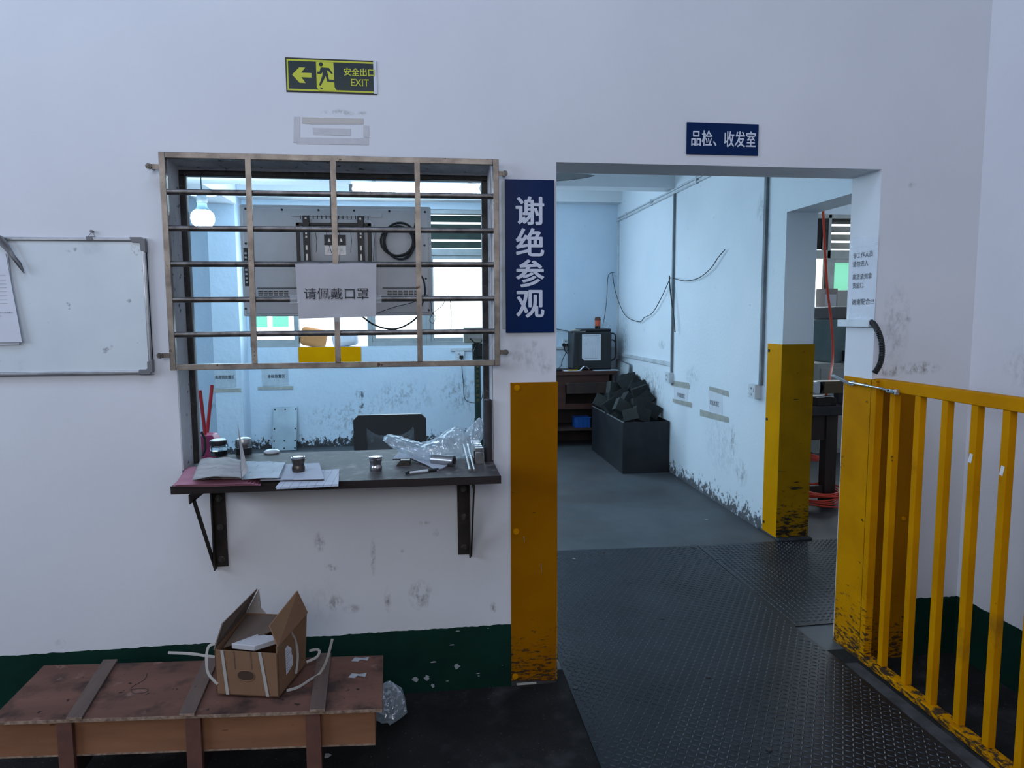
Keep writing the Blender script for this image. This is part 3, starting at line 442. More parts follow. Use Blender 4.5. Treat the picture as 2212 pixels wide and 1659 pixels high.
def pot(px, py, m, name, label, r=.0235, h=.055, dz=0):
    t = thing(name, label, 'steel pot', C(px, py - 5, dz)); c = t.location
    MB().lathe([(r * .9, 0), (r, .004), (r, h * .30), (r * .88, h * .42), (r * .88, h * .55), (r, h * .68), (r * 1.04, h * .95), (r * .98, h), (r * .8, h), (r * .74, h * .7), (r * .2, h * .68)], c, 32).build('body', m, t)
    MB().lathe([(r * 1.04, h * .90), (r * 1.06, h * .93), (r * 1.06, h * .99), (r * 1.0, h)], c, 32).build('rim', 'chrome', t)
pot(645, 1023, 'brown_steel', 'steel_pot', 'brown steel pot standing on the note pad', dz=.0135); pot(812, 1022, 'chrome', 'steel_pot', 'shiny steel pot standing alone mid counter')
def jar(px, py, kind, label):
    t = thing('jar', label, 'jar', C(px, py)); c = t.location; r = .034
    if kind == 0:
        MB().lathe([(r * .95, 0), (r, .002), (r, .020), (r * .96, .021)], c, 32).build('dark_contents', 'dark_liquid', t); MB().lathe([(r * .98, .0205), (r, .023), (r, .038), (r * .8, .043), (r * .8, .047)], c, 32).build('glass_body', 'glass', t)
        MB().lathe([(r * .88, .044), (r * 1.0, .048), (r * 1.03, .060), (r * .98, .064)], c, 32).build('lid', 'black', t); MB().lathe([(r * .93, .0635), (r * .85, .0675), (r * .3, .069)], c, 32).build('lid_disc', 'white_plastic', t)
    else:
        MB().lathe([(r * .95, 0), (r, .002), (r, .026), (r * .94, .028)], c, 32).build('base', 'black', t); MB().lathe([(r * .94, .028), (r * .94, .032)], c, 32).build('neck', 'chrome', t); MB().lathe([(r * .98, .032), (r, .034), (r, .055), (r * .9, .066), (r * .6, .070), (r * .1, .071)], c, 32).build('lid', 'steel', t)
jar(473, 983, 0, 'jar with white-topped black lid by the left jamb'); jar(527, 980, 1, 'dark jar with domed metal lid behind the open book')
m_ = MB().lathe([(.028, 0), (.033, .004), (.032, .010), (.024, .015), (.008, .017)], C(587, 979), 28); o_ = solo(m_, 'computer_mouse', 'white_plastic', 'low white rounded mouse near the back edge of the counter', 'mouse')
# scissor-like black strap by the left jamb
c = C(434, 988); solo(MB().tube([c + Vector((.0, -.02, .006)), c + Vector((-.010, -.01, .05)), c + Vector((-.018, .02, .088)), c + Vector((-.004, .04, .10)), c + Vector((.008, .04, .07)), c + Vector((.010, .03, .03)), c + Vector((.004, .01, .006))], .006, 8), 'cable_loop', 'rubber', 'black looped cable end standing against the left jamb', 'cable')
# right end of the counter
pn = thing('pen', 'black and white ballpoint pen on the counter', 'pen', C(915, 1018)); a, c = C(876, 1022, .006), C(956, 1013, .006); d_ = c - a
MB().cyl(a, a + d_ * .1, .005, n=12).build('button', 'black', pn); MB().cyl(a + d_ * .1, a + d_ * .6, .0052, n=12).build('barrel', 'white_plastic', pn); MB().cyl(a + d_ * .6, a + d_ * .88, .0056, n=12).build('grip', 'black', pn); MB().cyl(a + d_ * .88, c, .0045, .001, n=12).build('tip', 'steel', pn)
MB().cyl(a + d_ * .05 + Z * .006, a + d_ * .38 + Z * .006, .0012, n=6).build('clip', 'black', pn)
np_ = thing('bent_notepad', 'limp grey notepad curling over a dark block', 'notepad', C(920, 1005)); A_ = [C(848, 992, .022), C(888, 990, .022), C(925, 1006, .004), C(945, 1018, .002)]; B_ = [C(868, 968, .03), C(905, 968, .03), C(950, 985, .010), C(985, 995, .004)]
def bent(u, v):
    def q(K): s = u * 3; i = min(2, int(s)); f = s - i; f = f * f * (3 - 2 * f); return K[i].lerp(K[i + 1], f)
    return q(A_).lerp(q(B_), v)
MB().grid(bent, 24, 4).build('pages', 'form2', np_, solid=.004); MB().tube([bent(i / 20, 0) - Z * .002 for i in range(21)], .0022, 6).build('cover_edge', 'black', np_)
a = C(872, 1006); solo(MB().prism([a + Vector((-.030, 0, 0)), a + Vector((.024, -.006, 0)), a + Vector((.024, -.006, .022)), a + Vector((-.012, 0, .022))], (.003, .05, 0)), 'metal_block', 'brown_steel', 'dark block with slanted end propping up the notepad', 'block', bevel=.001)
a = C(934, 992, .021); c = C(981, 996, .021); q = MB(); N_ = 28; ax = (c - a).normalized(); q.cyl(a, c, .0205, n=N_); cy_ = thing('steel_cylinder', 'short turned steel cylinder lying under the plastic bag', 'cylinder', (a + c) / 2 - Z * .02); q.build('body', 'steel', cy_, bevel=.001); MB().cyl(c, c + ax * .0005, .012, n=20).build('bore', 'black', cy_); cy_.location.z = cy_.location.z
for i, (x0, y0, x1, y1) in enumerate(((1002, 962, 1015, 1016), (1010, 960, 1025, 1016))):
    solo(MB().cyl(C(x0, y0, .006), C(x1, y1, .006), .0055, n=14), 'steel_rod', 'steel', ('left' if i == 0 else 'right') + ' one of two thin bright rods on the counter', 'rod', 'bright steel rods at the right end')
sb = thing('slotted_block', 'grey steel block with slots across its top edge', 'block', (.205, .0, ZC)); a = C(1027, 1003); x0, x1, y0, y1 = a.x, a.x + .032, a.y, a.y + .20
q = MB().box((x0, y0, ZC), (x1, y1, ZC + .048))
for i in range(5): s0 = y0 + .006 + i * .04; q.box((x0, s0, ZC + .048), (x1, s0 + .026, ZC + .064))
q.build('body', 'steel', sb, bevel=.0015); MB().box((x0 - .004, y0 + .02, ZC + .002), (x0, y1, ZC + .05)).build('side_plate', 'brown_steel', sb)
c = C(1055, 996); solo(MB().lathe([(.0165, 0), (.0165, .248), (.013, .252), (.004, .253)], (c.x, c.y, ZC), 24), 'round_bar_stock', 'dark_bar', 'tall dark round bar standing upright by the right jamb', 'bar')
# crumpled clear bag
ST = [(829, 946, 952), (838, 938, 962), (858, 943, 974), (885, 950, 990), (910, 958, 994), (930, 953, 997), (950, 941, 998), (970, 928, 999), (984, 921, 1000), (998, 925, 999), (1006, 934, 998), (1014, 924, 994), (1024, 912, 985), (1034, 903, 965), (1043, 904, 950)]
random.seed(11); jit = [[random.uniform(-1, 1) for _ in range(40)] for _ in range(80)]
def bag(u, v):
    s = u * (len(ST) - 1); i = min(len(ST) - 2, int(s)); f = s - i; px = ST[i][0] * (1 - f) + ST[i + 1][0] * f; t_ = ST[i][1] * (1 - f) + ST[i + 1][1] * f; b_ = ST[i][2] * (1 - f) + ST[i + 1][2] * f
    yc = .0 + .05 * math.sin(u * 3.1); hi = P(px, t_, 1, yc).z; lo = max(ZC + .004, P(px, b_, 1, yc - .04).z); a = v * 2 * math.pi; cz, rz = (hi + lo) / 2, max(.003, (hi - lo) / 2); ry = .015 + .075 * math.sin(math.pi * min(1, u * 1.2 + .05)) ** .6 if u < .8 else .03
    J = jit[int(u * 60)][int(v * 24) % 24]; z = cz + math.sin(a) * rz * (1 + .0 * J) + .0030 * J * (1 if math.sin(a) < .5 else .2)
    base = P(px, (t_ + b_) / 2, 1, yc); k = .012 * math.sin(u * 40 + v * 9) * .5
    return Vector((base.x + .002 * J, yc + math.cos(a) * abs(ry) + k + .003 * J, max(ZC + .003, z)))
solo(MB().grid(bag, 60, 24), 'plastic_bag', 'bag', 'crumpled clear plastic bag draped over the right end of the counter', 'bag')
# ------------------------------------------------------------------ signs
def panel_sign(name, label, x0, x1, z0, z1, m, th=.006, bevel=.001):
    t = thing(name, label, 'sign', ((x0 + x1) / 2, -.003, z0)); MB().box((x0, -th, z0), (x1, -.0005, z1)).build('panel', m, t, bevel=bevel); return t
es = panel_sign('exit_sign', 'black and yellow exit sign with arrow and running figure', -.494, -.162, 2.385, 2.508, 'sign_black', .003)
x0, x1, z0, z1 = -.494, -.162, 2.385, 2.508; y = -.0034
def flat(name, m, pts, dy, parent=es): return MB().prism([(x0 + px * (x1 - x0), y - dy, z0 + pz * (z1 - z0)) for px, pz in pts], (0, .0004, 0)).build(name, m, parent, smooth=False)
flat('border', 'sign_yellow', [(.015, .045), (.965, .045), (.965, .955), (.015, .955)], 0); flat('field', 'sign_dark', [(.03, .095), (.966, .095), (.966, .905), (.03, .905)], .0005)
flat('arrow', 'sign_yellow', [(.07, .5), (.15, .72), (.215, .72), (.17, .565), (.28, .565), (.28, .435), (.17, .435), (.215, .27), (.15, .27)], .0010); flat('door_panel', 'sign_yellow', [(.335, .90), (.525, .90), (.530, .18), (.555, .07), (.36, .07), (.335, .16)], .0010)
flat('worn_edge', 'paper', [(.965, .02), (1.0, .02), (1.0, .99), (.965, .99)], .0008)
rn = MB()
def disc(cx_, cz_, r, n=16): return [(cx_ + r * math.cos(2 * math.pi * i / n) * .37, cz_ + r * math.sin(2 * math.pi * i / n)) for i in range(n)]
for pts in (disc(.388, .83, .06), [(.385, .745), (.475, .735), (.515, .58), (.50, .56), (.462, .66), (.452, .66), (.470, .40), (.545, .385), (.545, .32), (.452, .33), (.436, .50), (.378, .20), (.362, .23), (.400, .50), (.405, .62), (.388, .55), (.345, .55), (.345, .61), (.372, .62)], [(.375, .17), (.41, .11), (.375, .11)]):
    rn.prism([(x0 + a_ * (x1 - x0), y - .0016, z0 + c_ * (z1 - z0)) for a_, c_ in pts], (0, .0004, 0))
rn.build('running_figure', 'sign_dark', es, smooth=False)
text('lettering', '安全出口', (-.226, -.0046, 2.464), X, Z, 'sign_yellow', es, w_=.112, h_=.028, bold=.02); text('lettering', 'EXIT', (-.224, -.0046, 2.426), X, Z, 'sign_yellow', es, w_=.066, h_=.025, bold=.012)
rs = panel_sign('room_sign', 'small navy sign board above the doorway', 1.058, 1.362, 2.195, 2.319, 'blue_sign'); text('lettering', '品检、收发室', (1.213, -.0075, 2.258), X, Z, 'white_letter', rs, w_=.272, h_=.062, bold=.018)
ns = panel_sign('no_visitors_sign', 'tall navy sign with four white characters beside the doorway', .321, .517, 1.484, 2.082, 'blue_sign', .010)
for ch, zc in zip('谢绝参观', (1.962, 1.840, 1.718, 1.598)): text('character', ch, (.419, -.0112, zc), X, Z, 'white_letter', ns, w_=.108, h_=.106, bold=.026)
MB().box((.308, -.004, 1.50), (.321, -.0005, 2.075)).build('edge_strip', 'grey_alu', ns)
# peeled tape residue
tr = thing('tape_residue', 'peeled tape rectangle left on the wall between exit sign and grille', 'tape', (-.333, -.001, 2.197)); rx = lambda px, py: W(px, py, -.0006)
def strip(parent, m, quad, th=.0007, name='strip'): return MB().prism([rx(*q) for q in quad], (0, -th, 0)).build(name, m, parent, smooth=False)
strip(tr, 'residue', [(635, 252), (648, 252), (647, 309), (634, 308)]); strip(tr, 'residue_tan', [(652, 253), (785, 256), (785, 268), (672, 268), (652, 266)]); strip(tr, 'residue', [(648, 297), (796, 299), (796, 313), (640, 311)]); strip(tr, 'residue', [(785, 271), (797, 272), (797, 297), (785, 296)]); strip(tr, 'residue', [(675, 276), (757, 278), (757, 293), (677, 291)])
# ------------------------------------------------------------------ whiteboard
wb = thing('whiteboard', 'white dry-erase board with aluminium frame left of the hatch', 'whiteboard', (-1.5, -.01, 1.342)); bx0, bx1, bz0, bz1 = -2.02, -1.015, 1.343, 1.845
MB().box((bx0, -.014, bz0), (bx1, -.002, bz1)).build('surface', 'wb', wb); fr = .014
for a_, c_ in (((bx0, -.020, bz1 - fr), (bx1, -.001, bz1)), ((bx0, -.020, bz0), (bx1, -.001, bz0 + fr)), ((bx1 - fr, -.020, bz0 + fr), (bx1, -.001, bz1 - fr)), ((bx0, -.020, bz0 + fr), (bx0 + fr, -.001, bz1 - fr))): MB().box(a_, c_).build('frame_rail', 'alu', wb, bevel=.004)
for x, z, sx, sz in ((bx1, bz1, -1, -1), (bx1, bz0, -1, 1), (bx0, bz1, 1, -1), (bx0, bz0, 1, 1)):
    L_ = [(0, .012), (.012, 0), (.055, 0), (.048, .019), (.024, .019), (.019, .024), (.019, .048), (0, .055)]
    pts = [(x + sx * a_ - sx * .002, -.0225, z + sz * c_ - sz * .002) for a_, c_ in L_]; MB().prism(pts if sx * sz < 0 else pts[::-1], (0, .0215, 0)).build('corner_cap', 'grey_plastic', wb, bevel=.002)
hx = W(200, 512).x; q = MB(); q.box((hx - .012, -.023, 1.836), (hx + .008, -.020, 1.848)); q.tube([(hx - .010, -.012, 1.848), (hx + .002, -.006, 1.868), (hx + .014, -.012, 1.848)], .0015, 6, closed=True); q.cyl((hx + .002, 0, 1.868), (hx + .002, -.014, 1.868), .005, n=10); q.build('hanger', 'grey_plastic', wb)
pp = thing('posted_papers', 'two printed sheets hanging on the left part of the whiteboard', 'paper', (-1.6, -.02, 1.46))
sheet('sheet', 'paper', pp, (-1.68, -.0225, 1.455), (-1.466, -.0225, 1.458), (-1.482, -.0225, 1.785), (-1.69, -.0225, 1.790), wav=.001); sheet('sheet', 'paper', pp, (-1.68, -.0265, 1.465), (-1.452, -.0305, 1.467), (-1.487, -.0255, 1.785), (-1.69, -.0255, 1.790), wav=.001, seed=4)
text('lettering', '记录', (-1.530, -.0275, 1.729), X, Z, 'printed', pp, h_=.010); text('lettering', '每日检查后由责任人签名确认', (-1.525, -.030, 1.574), X, Z, 'printed', pp, w_=.10, h_=.0055); text('lettering', '请妥善保管。', (-1.545, -.030, 1.563), X, Z, 'printed', pp, w_=.06, h_=.0055)
q = MB()
for z in (1.708, 1.690, 1.677, 1.663, 1.650, 1.636, 1.620, 1.607): q.box((-1.66, -.0290, z), (-1.492, -.0286, z + .0006))
for x in (-1.525, -1.56, -1.6): q.box((x, -.0290, 1.607), (x + .0006, -.0286, 1.690))
q.build('ruled_lines', 'pale_ink', pp)
q = MB(); ctr = [W(-22, 508, -.03), W(0, 517, -.032), W(16, 535, -.034), (W(30, 557, -.034)), W(42, 572, -.032), W(52, 590, -.028)]; wd = [.016, .017, .014, .009, .009, .002]
def leaf(u, v):
    s = u * 5; i = min(4, int(s)); f = s - i; c = ctr[i].lerp(ctr[i + 1], f); k = wd[i] * (1 - f) + wd[i + 1] * f; n = Vector((.62, 0, .62)); return c + n * (v - .5) * 2 * k + Y * (-.006 * math.sin(v * 9) * math.sin(u * 6))
solo(q.grid(leaf, 20, 8), 'cloth_strip', 'grey_plastic', 'folded grey strip hanging over the top rail of the whiteboard', 'strip', solid=.001)
# ------------------------------------------------------------------ yellow corner guards and railing
gl = thing('corner_guard', 'yellow steel guard plate on the left side of the doorway', 'corner guard', (.43, 0, .01))
MB().prism([(.334, -.006, .022), (.524, -.006, .010), (.533, -.006, 1.283), (.338, -.006, 1.283)], (0, .005, 0)).build('front_plate', 'yellow_orange', gl, bevel=.0015); MB().box((.5265, -.001, .012), (.531, .2, 1.283)).build('side_plate', 'yellow_worn', gl)
for px, py in ((1117, 838), (1115, 1148), (1113, 1461)): c = W(px, py, -.006); q = MB().cyl(c, c + Vector((0, -.006, 0)), .009, n=6); q.cyl(c, c + Vector((0, -.002, 0)), .013, n=14); q.build('bolt', 'yellow', gl)
for px, py, ln in ((1132, 1167, 9), (1169, 1230, 13)): c = W(px, py, -.0065); MB().prism([c + Vector((-.002, 0, ln * .00185)), c + Vector((.003, 0, -ln * .00185)), c + Vector((0, 0, ln * .00185))], (0, -.0004, 0)).build('paint_drip', 'chip', gl)
struct(MB().box((.335, -.004, 0), (.5268, -.0005, .0215)), 'trim_8', 'old_cement')['label'] = 'grimy cement at the foot of the left guard'
c = W(1137, 1478); solo(MB().box((c.x - .042, -.006, .001), (c.x + .042, -.0042, c.z + .010)), 'label_scrap', 'tape', 'small dirty label stuck below the left yellow guard', 'label')
gr = thing('corner_guard', 'yellow steel guard on the right side of the doorway, behind the railing', 'corner guard', (1.99, 0, 0))
MB().box((1.910, -.006, 0), (1.914, .190, 1.268)).build('side_plate', 'yellow_worn', gr, bevel=.001); MB().prism([(1.910, -.006, .0), (2.150, -.006, 0), (2.118, -.006, 1.232), (1.910, -.006, 1.268)], (0, .005, 0)).build('front_plate', 'yellow_orange', gr, bevel=.001)
c = W(1951, 1120, -.006); MB().cyl(c, c + Vector((0, -.006, 0)), .009, n=6).build('bolt', 'yellow', gr)
gj = thing('corner_guard', 'yellow steel guard wrapped round the inner jamb', 'corner guard', (2.48, 1.6, 0))
MB().box((2.374, 1.596, .0), (2.379, 1.79, 1.350)).build('side_plate', 'board_yellow', gj, bevel=.001); MB().box((2.374, 1.590, 0), (2.606, 1.596, 1.350)).build('front_plate', 'yellow_shaded', gj, bevel=.001)  # one guard in two yellows: lit side and shaded front are painted in
for z in (1.30, .82, .08): MB().cyl((2.374, 1.765, z), (2.368, 1.765, z), .010, n=8).build('bolt', 'rust', gj)
struct(MB().box((2.37, 1.55, 0), (2.62, 1.85, .02)), 'trim_7', 'old_cement', bevel=.008)['label'] = 'crumbled plaster at the foot of the inner jamb'
rl = thing('railing', 'yellow steel railing of square bars on the right', 'railing', (1.93, -.8, 0))
MB().box((1.922, -1.62, 1.226), (1.966, -.006, 1.272)).build('top_rail', 'yellow', rl, bevel=.003); MB().box((1.905, -1.62, .004), (1.955, -.006, .034)).build('bottom_rail', 'yellow_worn', rl, bevel=.003)
MB().box((1.908, -.040, .0), (1.944, -.006, 1.27)).build('post', 'yellow_worn', rl, bevel=.002); MB().box((1.92, -1.66, 0), (1.96, -1.62, 1.272)).build('post', 'yellow', rl, bevel=.002)
for y in (-.135, -.282, -.424, -.564, -.698, -.830, -.965, -1.10, -1.235, -1.37, -1.50): MB().box((1.9255, y, .034), (1.9545, y + .030, 1.226)).build('baluster', 'yellow', rl, bevel=.002)
for y, z in ((-.552, 1.035), (-.688, 1.02)):
    MB().obb((1.9250, y + .007, z), (.0007, .014, .034), (.2, 0, 0)).build('paper_scrap', 'paper', rl)
# reveal notice, trunking, hose
rn_ = thing('access_notice', 'white notice under clear tape on the right side of the doorway', 'notice', (1.91, .10, 1.5)); XR = 1.9125; RN = -Y
a = lambda px, py: P(px, py, 0, XR)
sheet('paper', 'paper', rn_, a(1834, 690), a(1889, 694), a(1898, 512), a(1843, 512), wav=.0006)
for s_, l, r_, yb_, yt in (('非工作人员', 1844, 1886, 557, 543), ('请勿进入', 1843, 1876, 576, 563), ('拿货请到拿', 1842, 1884, 604, 590), ('货窗口', 1842, 1865, 623, 610), ('谢谢配合!!!', 1841, 1888, 658, 645)):
    p0_, p1_ = a(l, (yb_ + yt) / 2), a(r_, (yb_ + yt) / 2); text('lettering', s_, (p0_ + p1_) / 2 + X * -.0012, RN, Z, 'ink', rn_, w_=(p1_ - p0_).length, h_=.026)
for z0_, z1_ in ((1.842, 1.885), (1.535, 1.58)):
    for i in range(2): MB().grid(lambda u, v: Vector((XR - .0018 - .0008 * i - .0012 * random.random(), .185 - u * .19, z0_ - i * .03 + v * (z1_ - z0_))), 24, 5).build('tape', 'clear_tape', rn_, smooth=False)
tk = thing('trunking_hose', 'white trunking stub with black corrugated hose on the right jamb', 'conduit', (1.90, .1, 1.23)); p0_, p1_ = P(1824, 706, 0, 1.905), P(1884, 708, 0, 1.905)
MB().box((1.893, p1_.y + .008, 1.493), (1.914, .235, 1.525)).build('trunking', 'white_trunk', tk, bevel=.002)
hp = [(1.905, .035, 1.509), (1.908, .005, 1.512), W(1897, 716, -.04), W(1904, 740, -.05), W(1905, 765, -.05), W(1900, 788, -.045), W(1889, 806, -.035)]
def spline(pts, k=8):
    pts = [Vector(p) for p in pts]; out = []
    for i in range(len(pts) - 1):
        a_ = pts[max(0, i - 1)]; b_, c_ = pts[i], pts[i + 1]; d_ = pts[min(len(pts) - 1, i + 2)]
        for j in range(k): t = j / k; out.append(.5 * ((2 * b_) + (c_ - a_) * t + (2 * a_ - 5 * b_ + 4 * c_ - d_) * t * t + (3 * b_ - 3 * c_ + d_ - a_) * t ** 3))
    out.append(pts[-1]); return out
sp_ = spline(hp, 14); q = MB(); n = 12; q.tube(sp_, .0125, n)
for i in range(len(sp_)):
    if i % 2:
        for k in range(n): v_ = q.v[i * n + k]; q.v[i * n + k] = sp_[i] + (v_ - sp_[i]) * .86
q.build('hose', 'rubber', tk)
# chrome arm on the railing end
dh = thing('door_stay', 'chrome hinged stay arm along the railing top', 'door stay', (1.90, .1, 1.24)); p0_ = P(1845, 827, 0, 1.902); p1_ = P(1878, 834, 0, 1.898); p2_ = P(1900, 838, 0, 1.898); p3_ = P(1935, 846, 0, 1.912)
MB().prism([P(1794, 812, 0, 1.88), P(1802, 812, 0, 1.88), P(1845, 832, 0, 1.90), P(1838, 834, 0, 1.90)], (0, 0, .006)).build('plate', 'alu', dh, bevel=.001)
q = MB().cyl(P(1836, 826, 0, 1.899), p1_, .0062, n=12); q.cyl(p1_, p2_, .0042, n=10); q.cyl(p2_, P(1918, 843, 0, 1.905), .0055, n=10); q.build('rod', 'chrome', dh); MB().cyl(p0_ - X * .008, p0_ + X * .006, .011, n=14).build('pivot', 'chrome', dh)
MB().obb((P(1925, 845, 0, 1.912)), (.014, .052, .017), (0, 0, 0)).build('latch', 'chrome', dh, bevel=.003); MB().obb((P(1937, 847, 0, 1.914)), (.016, .012, .022), (0, 0, 0)).build('end_block', 'alu', dh, bevel=.002)
# ------------------------------------------------------------------ television seen from behind
tv = thing('television', 'grey flat television seen from behind through the grille', 'television', (-.41, .72, 1.555)); tx0, tx1, tz0, tz1, ty = -.862, .040, 1.556, 2.085, .70
def TX(px): return W(px, 560, ty).x
def TZ(py, px=720): return W(px, py, ty).z
MB().box((tx0, ty + .012, tz0), (tx1, ty + .05, tz1)).build('rim', 'tv', tv, bevel=.008); MB().box((tx0 + .014, ty, tz0 + .012), (tx1 - .014, ty + .014, tz1 - .016)).build('back_shell', 'tv', tv, bevel=.006); MB().box((tx0 + .01, ty + .050, tz0 + .02), (tx1 - .01, ty + .053, tz1 - .01)).build('screen', 'screen', tv)
q = MB(); q.prism([(TX(640), ty - .034, TZ(645)), (TX(655), ty - .034, TZ(620)), (TX(655), ty - .034, TZ(470)), (TX(800), ty - .034, TZ(474)), (TX(812), ty - .034, TZ(485)), (TX(812), ty - .034, TZ(645))], (0, .034, 0)); q.build('centre_housing', 'tv', tv, bevel=.014, seg=4)
for z, x0_, x1_ in ((TZ(463), TX(632), TX(828)),): MB().box((x0_, ty - .004, z - .012), (x1_, ty, z + .008)).build('shell_strip', 'tv', tv, bevel=.003)  # low raised strip in the shell's own grey
q = MB()
for i in range(17): x = TX(654) + i * (TX(798) - TX(654)) / 16; q.box((x, ty - .0365, TZ(476)), (x + .004, ty - .034, TZ(468)))
stuff(q.build('vent_slots', 'black', tv, smooth=False))
for x0p, x1p in ((555, 622), (835, 905)):
    q = MB()
    for i in range(6):
        for j in range(3): a_ = TX(x0p + (x1p - x0p) * i / 6); q.box((a_, ty - .0012, TZ(638) + .0085 * j), (a_ + (TX(x1p) - TX(x0p)) / 7.2, ty + .0005, TZ(638) + .0085 * j + .0055))
    stuff(q.build('vent_slots', 'black', tv, smooth=False))
q = MB()
for i in range(7):
    z = tz0 + .022 + i * .0075; q.box((tx0 + .05, ty - .0025, z), (tx1 - .05, ty, z + .0035))
stuff(q.build('rib', 'tv', tv, smooth=False))
MB().box((TX(553), ty - .001, TZ(624)), (TX(640), ty + .0005, TZ(621))).build('seam', 'tv_dark', tv); MB().box((TX(825), ty - .001, TZ(624)), (TX(905), ty + .0005, TZ(621))).build('seam', 'tv_dark', tv)
pt = MB().box((TX(527), ty - .004, TZ(618)), (TX(536), ty, TZ(537))).build('port_strip', 'black', tv, bevel=.001)
for i in range(8): z = TZ(612) + i * .0195; MB().box((TX(529), ty - .0052, z), (TX(534), ty - .004, z + .009)).build('port', 'alu', pt)
for px, py in ((530, 451), (609, 453), (688, 454), (765, 455), (841, 456), (918, 458), (531, 526), (917, 530), (533, 614), (920, 602), (531, 667), (926, 670)):
    c = W(px, py, ty); MB().cyl((c.x, ty + .0005, c.z), (c.x, ty - .002, c.z), .0055, n=12).build('screw', 'black', tv)
mp = MB(); ym = ty - .046
mp.box((TX(645), ym, TZ(491)), (TX(805), ym + .006, TZ(484))); mp.box((TX(645), ym, TZ(568)), (TX(653), ym + .006, TZ(484))); mp.box((TX(797), ym, TZ(568)), (TX(805), ym + .006, TZ(484))); mp.box((TX(645), ym, TZ(650)), (TX(805), ym + .006, TZ(566))); mp.build('mount_plate', 'black_metal', tv, bevel=.002)
for px in (668, 783):
    r_ = MB().box((TX(px - 7), ym - .016, TZ(600)), (TX(px + 7), ym - .001, TZ(470))).build('mount_rail', 'black_metal', tv, bevel=.002)
    for py, h in ((476, .010), (508, .010), (515, .010), (538, .022), (558, .030)):
        x = TX(px); z = TZ(py); MB().box((x - .0045, ym - .0172, z - h / 2), (x + .0045, ym - .016, z + h / 2)).build('slot', 'alu', r_, bevel=.003)
MB().cyl((TX(722), ty - .030, TZ(484)), (TX(722), ty - .030, 3.2), .008, n=10).build('added_ceiling_pole', 'grey_plastic', tv)  # added pole that holds the television up, kept behind the middle grille bar
MB().box((TX(704), ty - .0355, TZ(531)), (TX(750), ty - .034, TZ(509))).build('rating_plate', 'black', tv); text('lettering', '▲ III III ▲', (TX(727), ty - .036, TZ(520)), X, Z, 'alu', tv, w_=.07, h_=.018)
MB().box((TX(704), ty - .0355, TZ(552)), (TX(750), ty - .034, TZ(533))).build('warning_label', 'alu', tv); text('lettering', '⚠ — ⚠', (TX(727), ty - .036, TZ(543)), X, Z, 'tv_dark', tv, w_=.08, h_=.022)
cable = []; cc = W(860, 518, ty - .02)
for i in range(92):
    a_ = i / 28 * 2 * math.pi - 1.2; k = i / 92; rx_, rz_ = .080 - .010 * k, .094 - .026 * math.sin(k * 3) ; cable.append((cc.x + math.cos(a_) * rx_ + .008 * math.sin(k * 9), ty - .012 - .012 * k, cc.z + math.sin(a_) * rz_ - .012 * k))
cable += spline([cable[-1], W(900, 470, ty - .02), W(899, 430, ty - .01)], 6)[1:]
MB().tube(cable, .0052, 8).build('coiled_cord', 'rubber', tv)
q = MB(); q.tube(spline([W(898, 500, ty - .03), W(903, 580, ty - .03), W(915, 605, ty - .03), W(918, 635, ty - .03), W(910, 662, ty - .03), W(898, 688, ty - .02), W(865, 708, ty), W(835, 710, ty), W(805, 700, ty), W(783, 684, ty)], 8), .0042, 8); q.build('power_cord', 'rubber', tv)
MB().tube(spline([W(800, 682, ty - .03), W(850, 664, ty - .03), W(895, 652, ty - .03), W(918, 636, ty - .03), W(930, 650, ty - .03), W(932, 672, ty - .03), W(940, 684, ty - .02), W(936, 698, ty - .02), W(928, 692, ty - .02), W(936, 676, ty - .02), W(955, 660, ty - .02), W(970, 640, ty - .02), W(975, 690, ty), W(973, 718, ty)], 6), .0016, 6).build('thin_wire', 'rubber', tv)
# ------------------------------------------------------------------ inner room: lamps, fan
lb = thing('bulb_lamp', 'lit bulb hanging at the left of the inner room', 'lamp', P(436, 430, 1, 3.0)); bc = lb.location
MB().cyl((bc.x, 3.0, 3.2), (bc.x, 3.0, bc.z + .05), .004, n=8).build('cord', 'black', lb); MB().lathe([(.03, .052), (.105, .040), (.108, .036), (.03, .045)], bc, 28).build('shade_disc', 'bulb_neck', lb); MB().lathe([(.036, -.03), (.040, -.02), (.040, .02), (.030, .040), (.01, .045)], bc, 20).build('holder', 'grey_plastic', lb)
MB().lathe([(.034, -.032), (.038, -.06), (.060, -.09)], bc, 24).build('neck', 'bulb_neck', lb); MB().lathe([(.060, -.09), (.082, -.115), (.088, -.15), (.078, -.19), (.05, -.215), (.01, -.225)], bc, 28).build('bulb', 'bulb', lb)
tl = thing('tube_lamp', 'lit fluorescent tube under the ceiling beam', 'lamp', (0, 3.55, 2.66)); a, c = W(752, 398, 3.50), W(1062, 402, 3.50)
MB().box((a.x, 3.52, 2.685), (a.x + 1.28, 3.58, 2.735)).build('batten', 'white_plastic', tl, bevel=.004); MB().cyl((a.x + .035, 3.50, 2.66), (a.x + 1.245, 3.50, 2.66), .017, n=14).build('tube', 'lamp', tl)
for x in (a.x + .02, a.x + 1.25): MB().box((x - .012, 3.485, 2.64), (x + .018, 3.54, 2.70)).build('end_cap', 'grey_plastic', tl)
for x in (a.x + .2, a.x + 1.05): MB().box((x, 3.55, 2.735), (x + .03, 3.67, 2.755)).build('hanger', 'alu', tl)
cf_ = thing('ceiling_fan', 'dark ceiling fan showing one blade at the top left of the doorway', 'fan', (.62, 2.35, 2.6)); fc = Vector((.66, 2.62, 2.60))
MB().cyl((fc.x, fc.y, 3.2), (fc.x, fc.y, 2.68), .012).build('rod', 'white_plastic', cf_); MB().lathe([(.05, -.06), (.10, -.04), (.105, .03), (.06, .07), (.02, .08)], fc, 24).build('motor', 'grey_plastic', cf_)
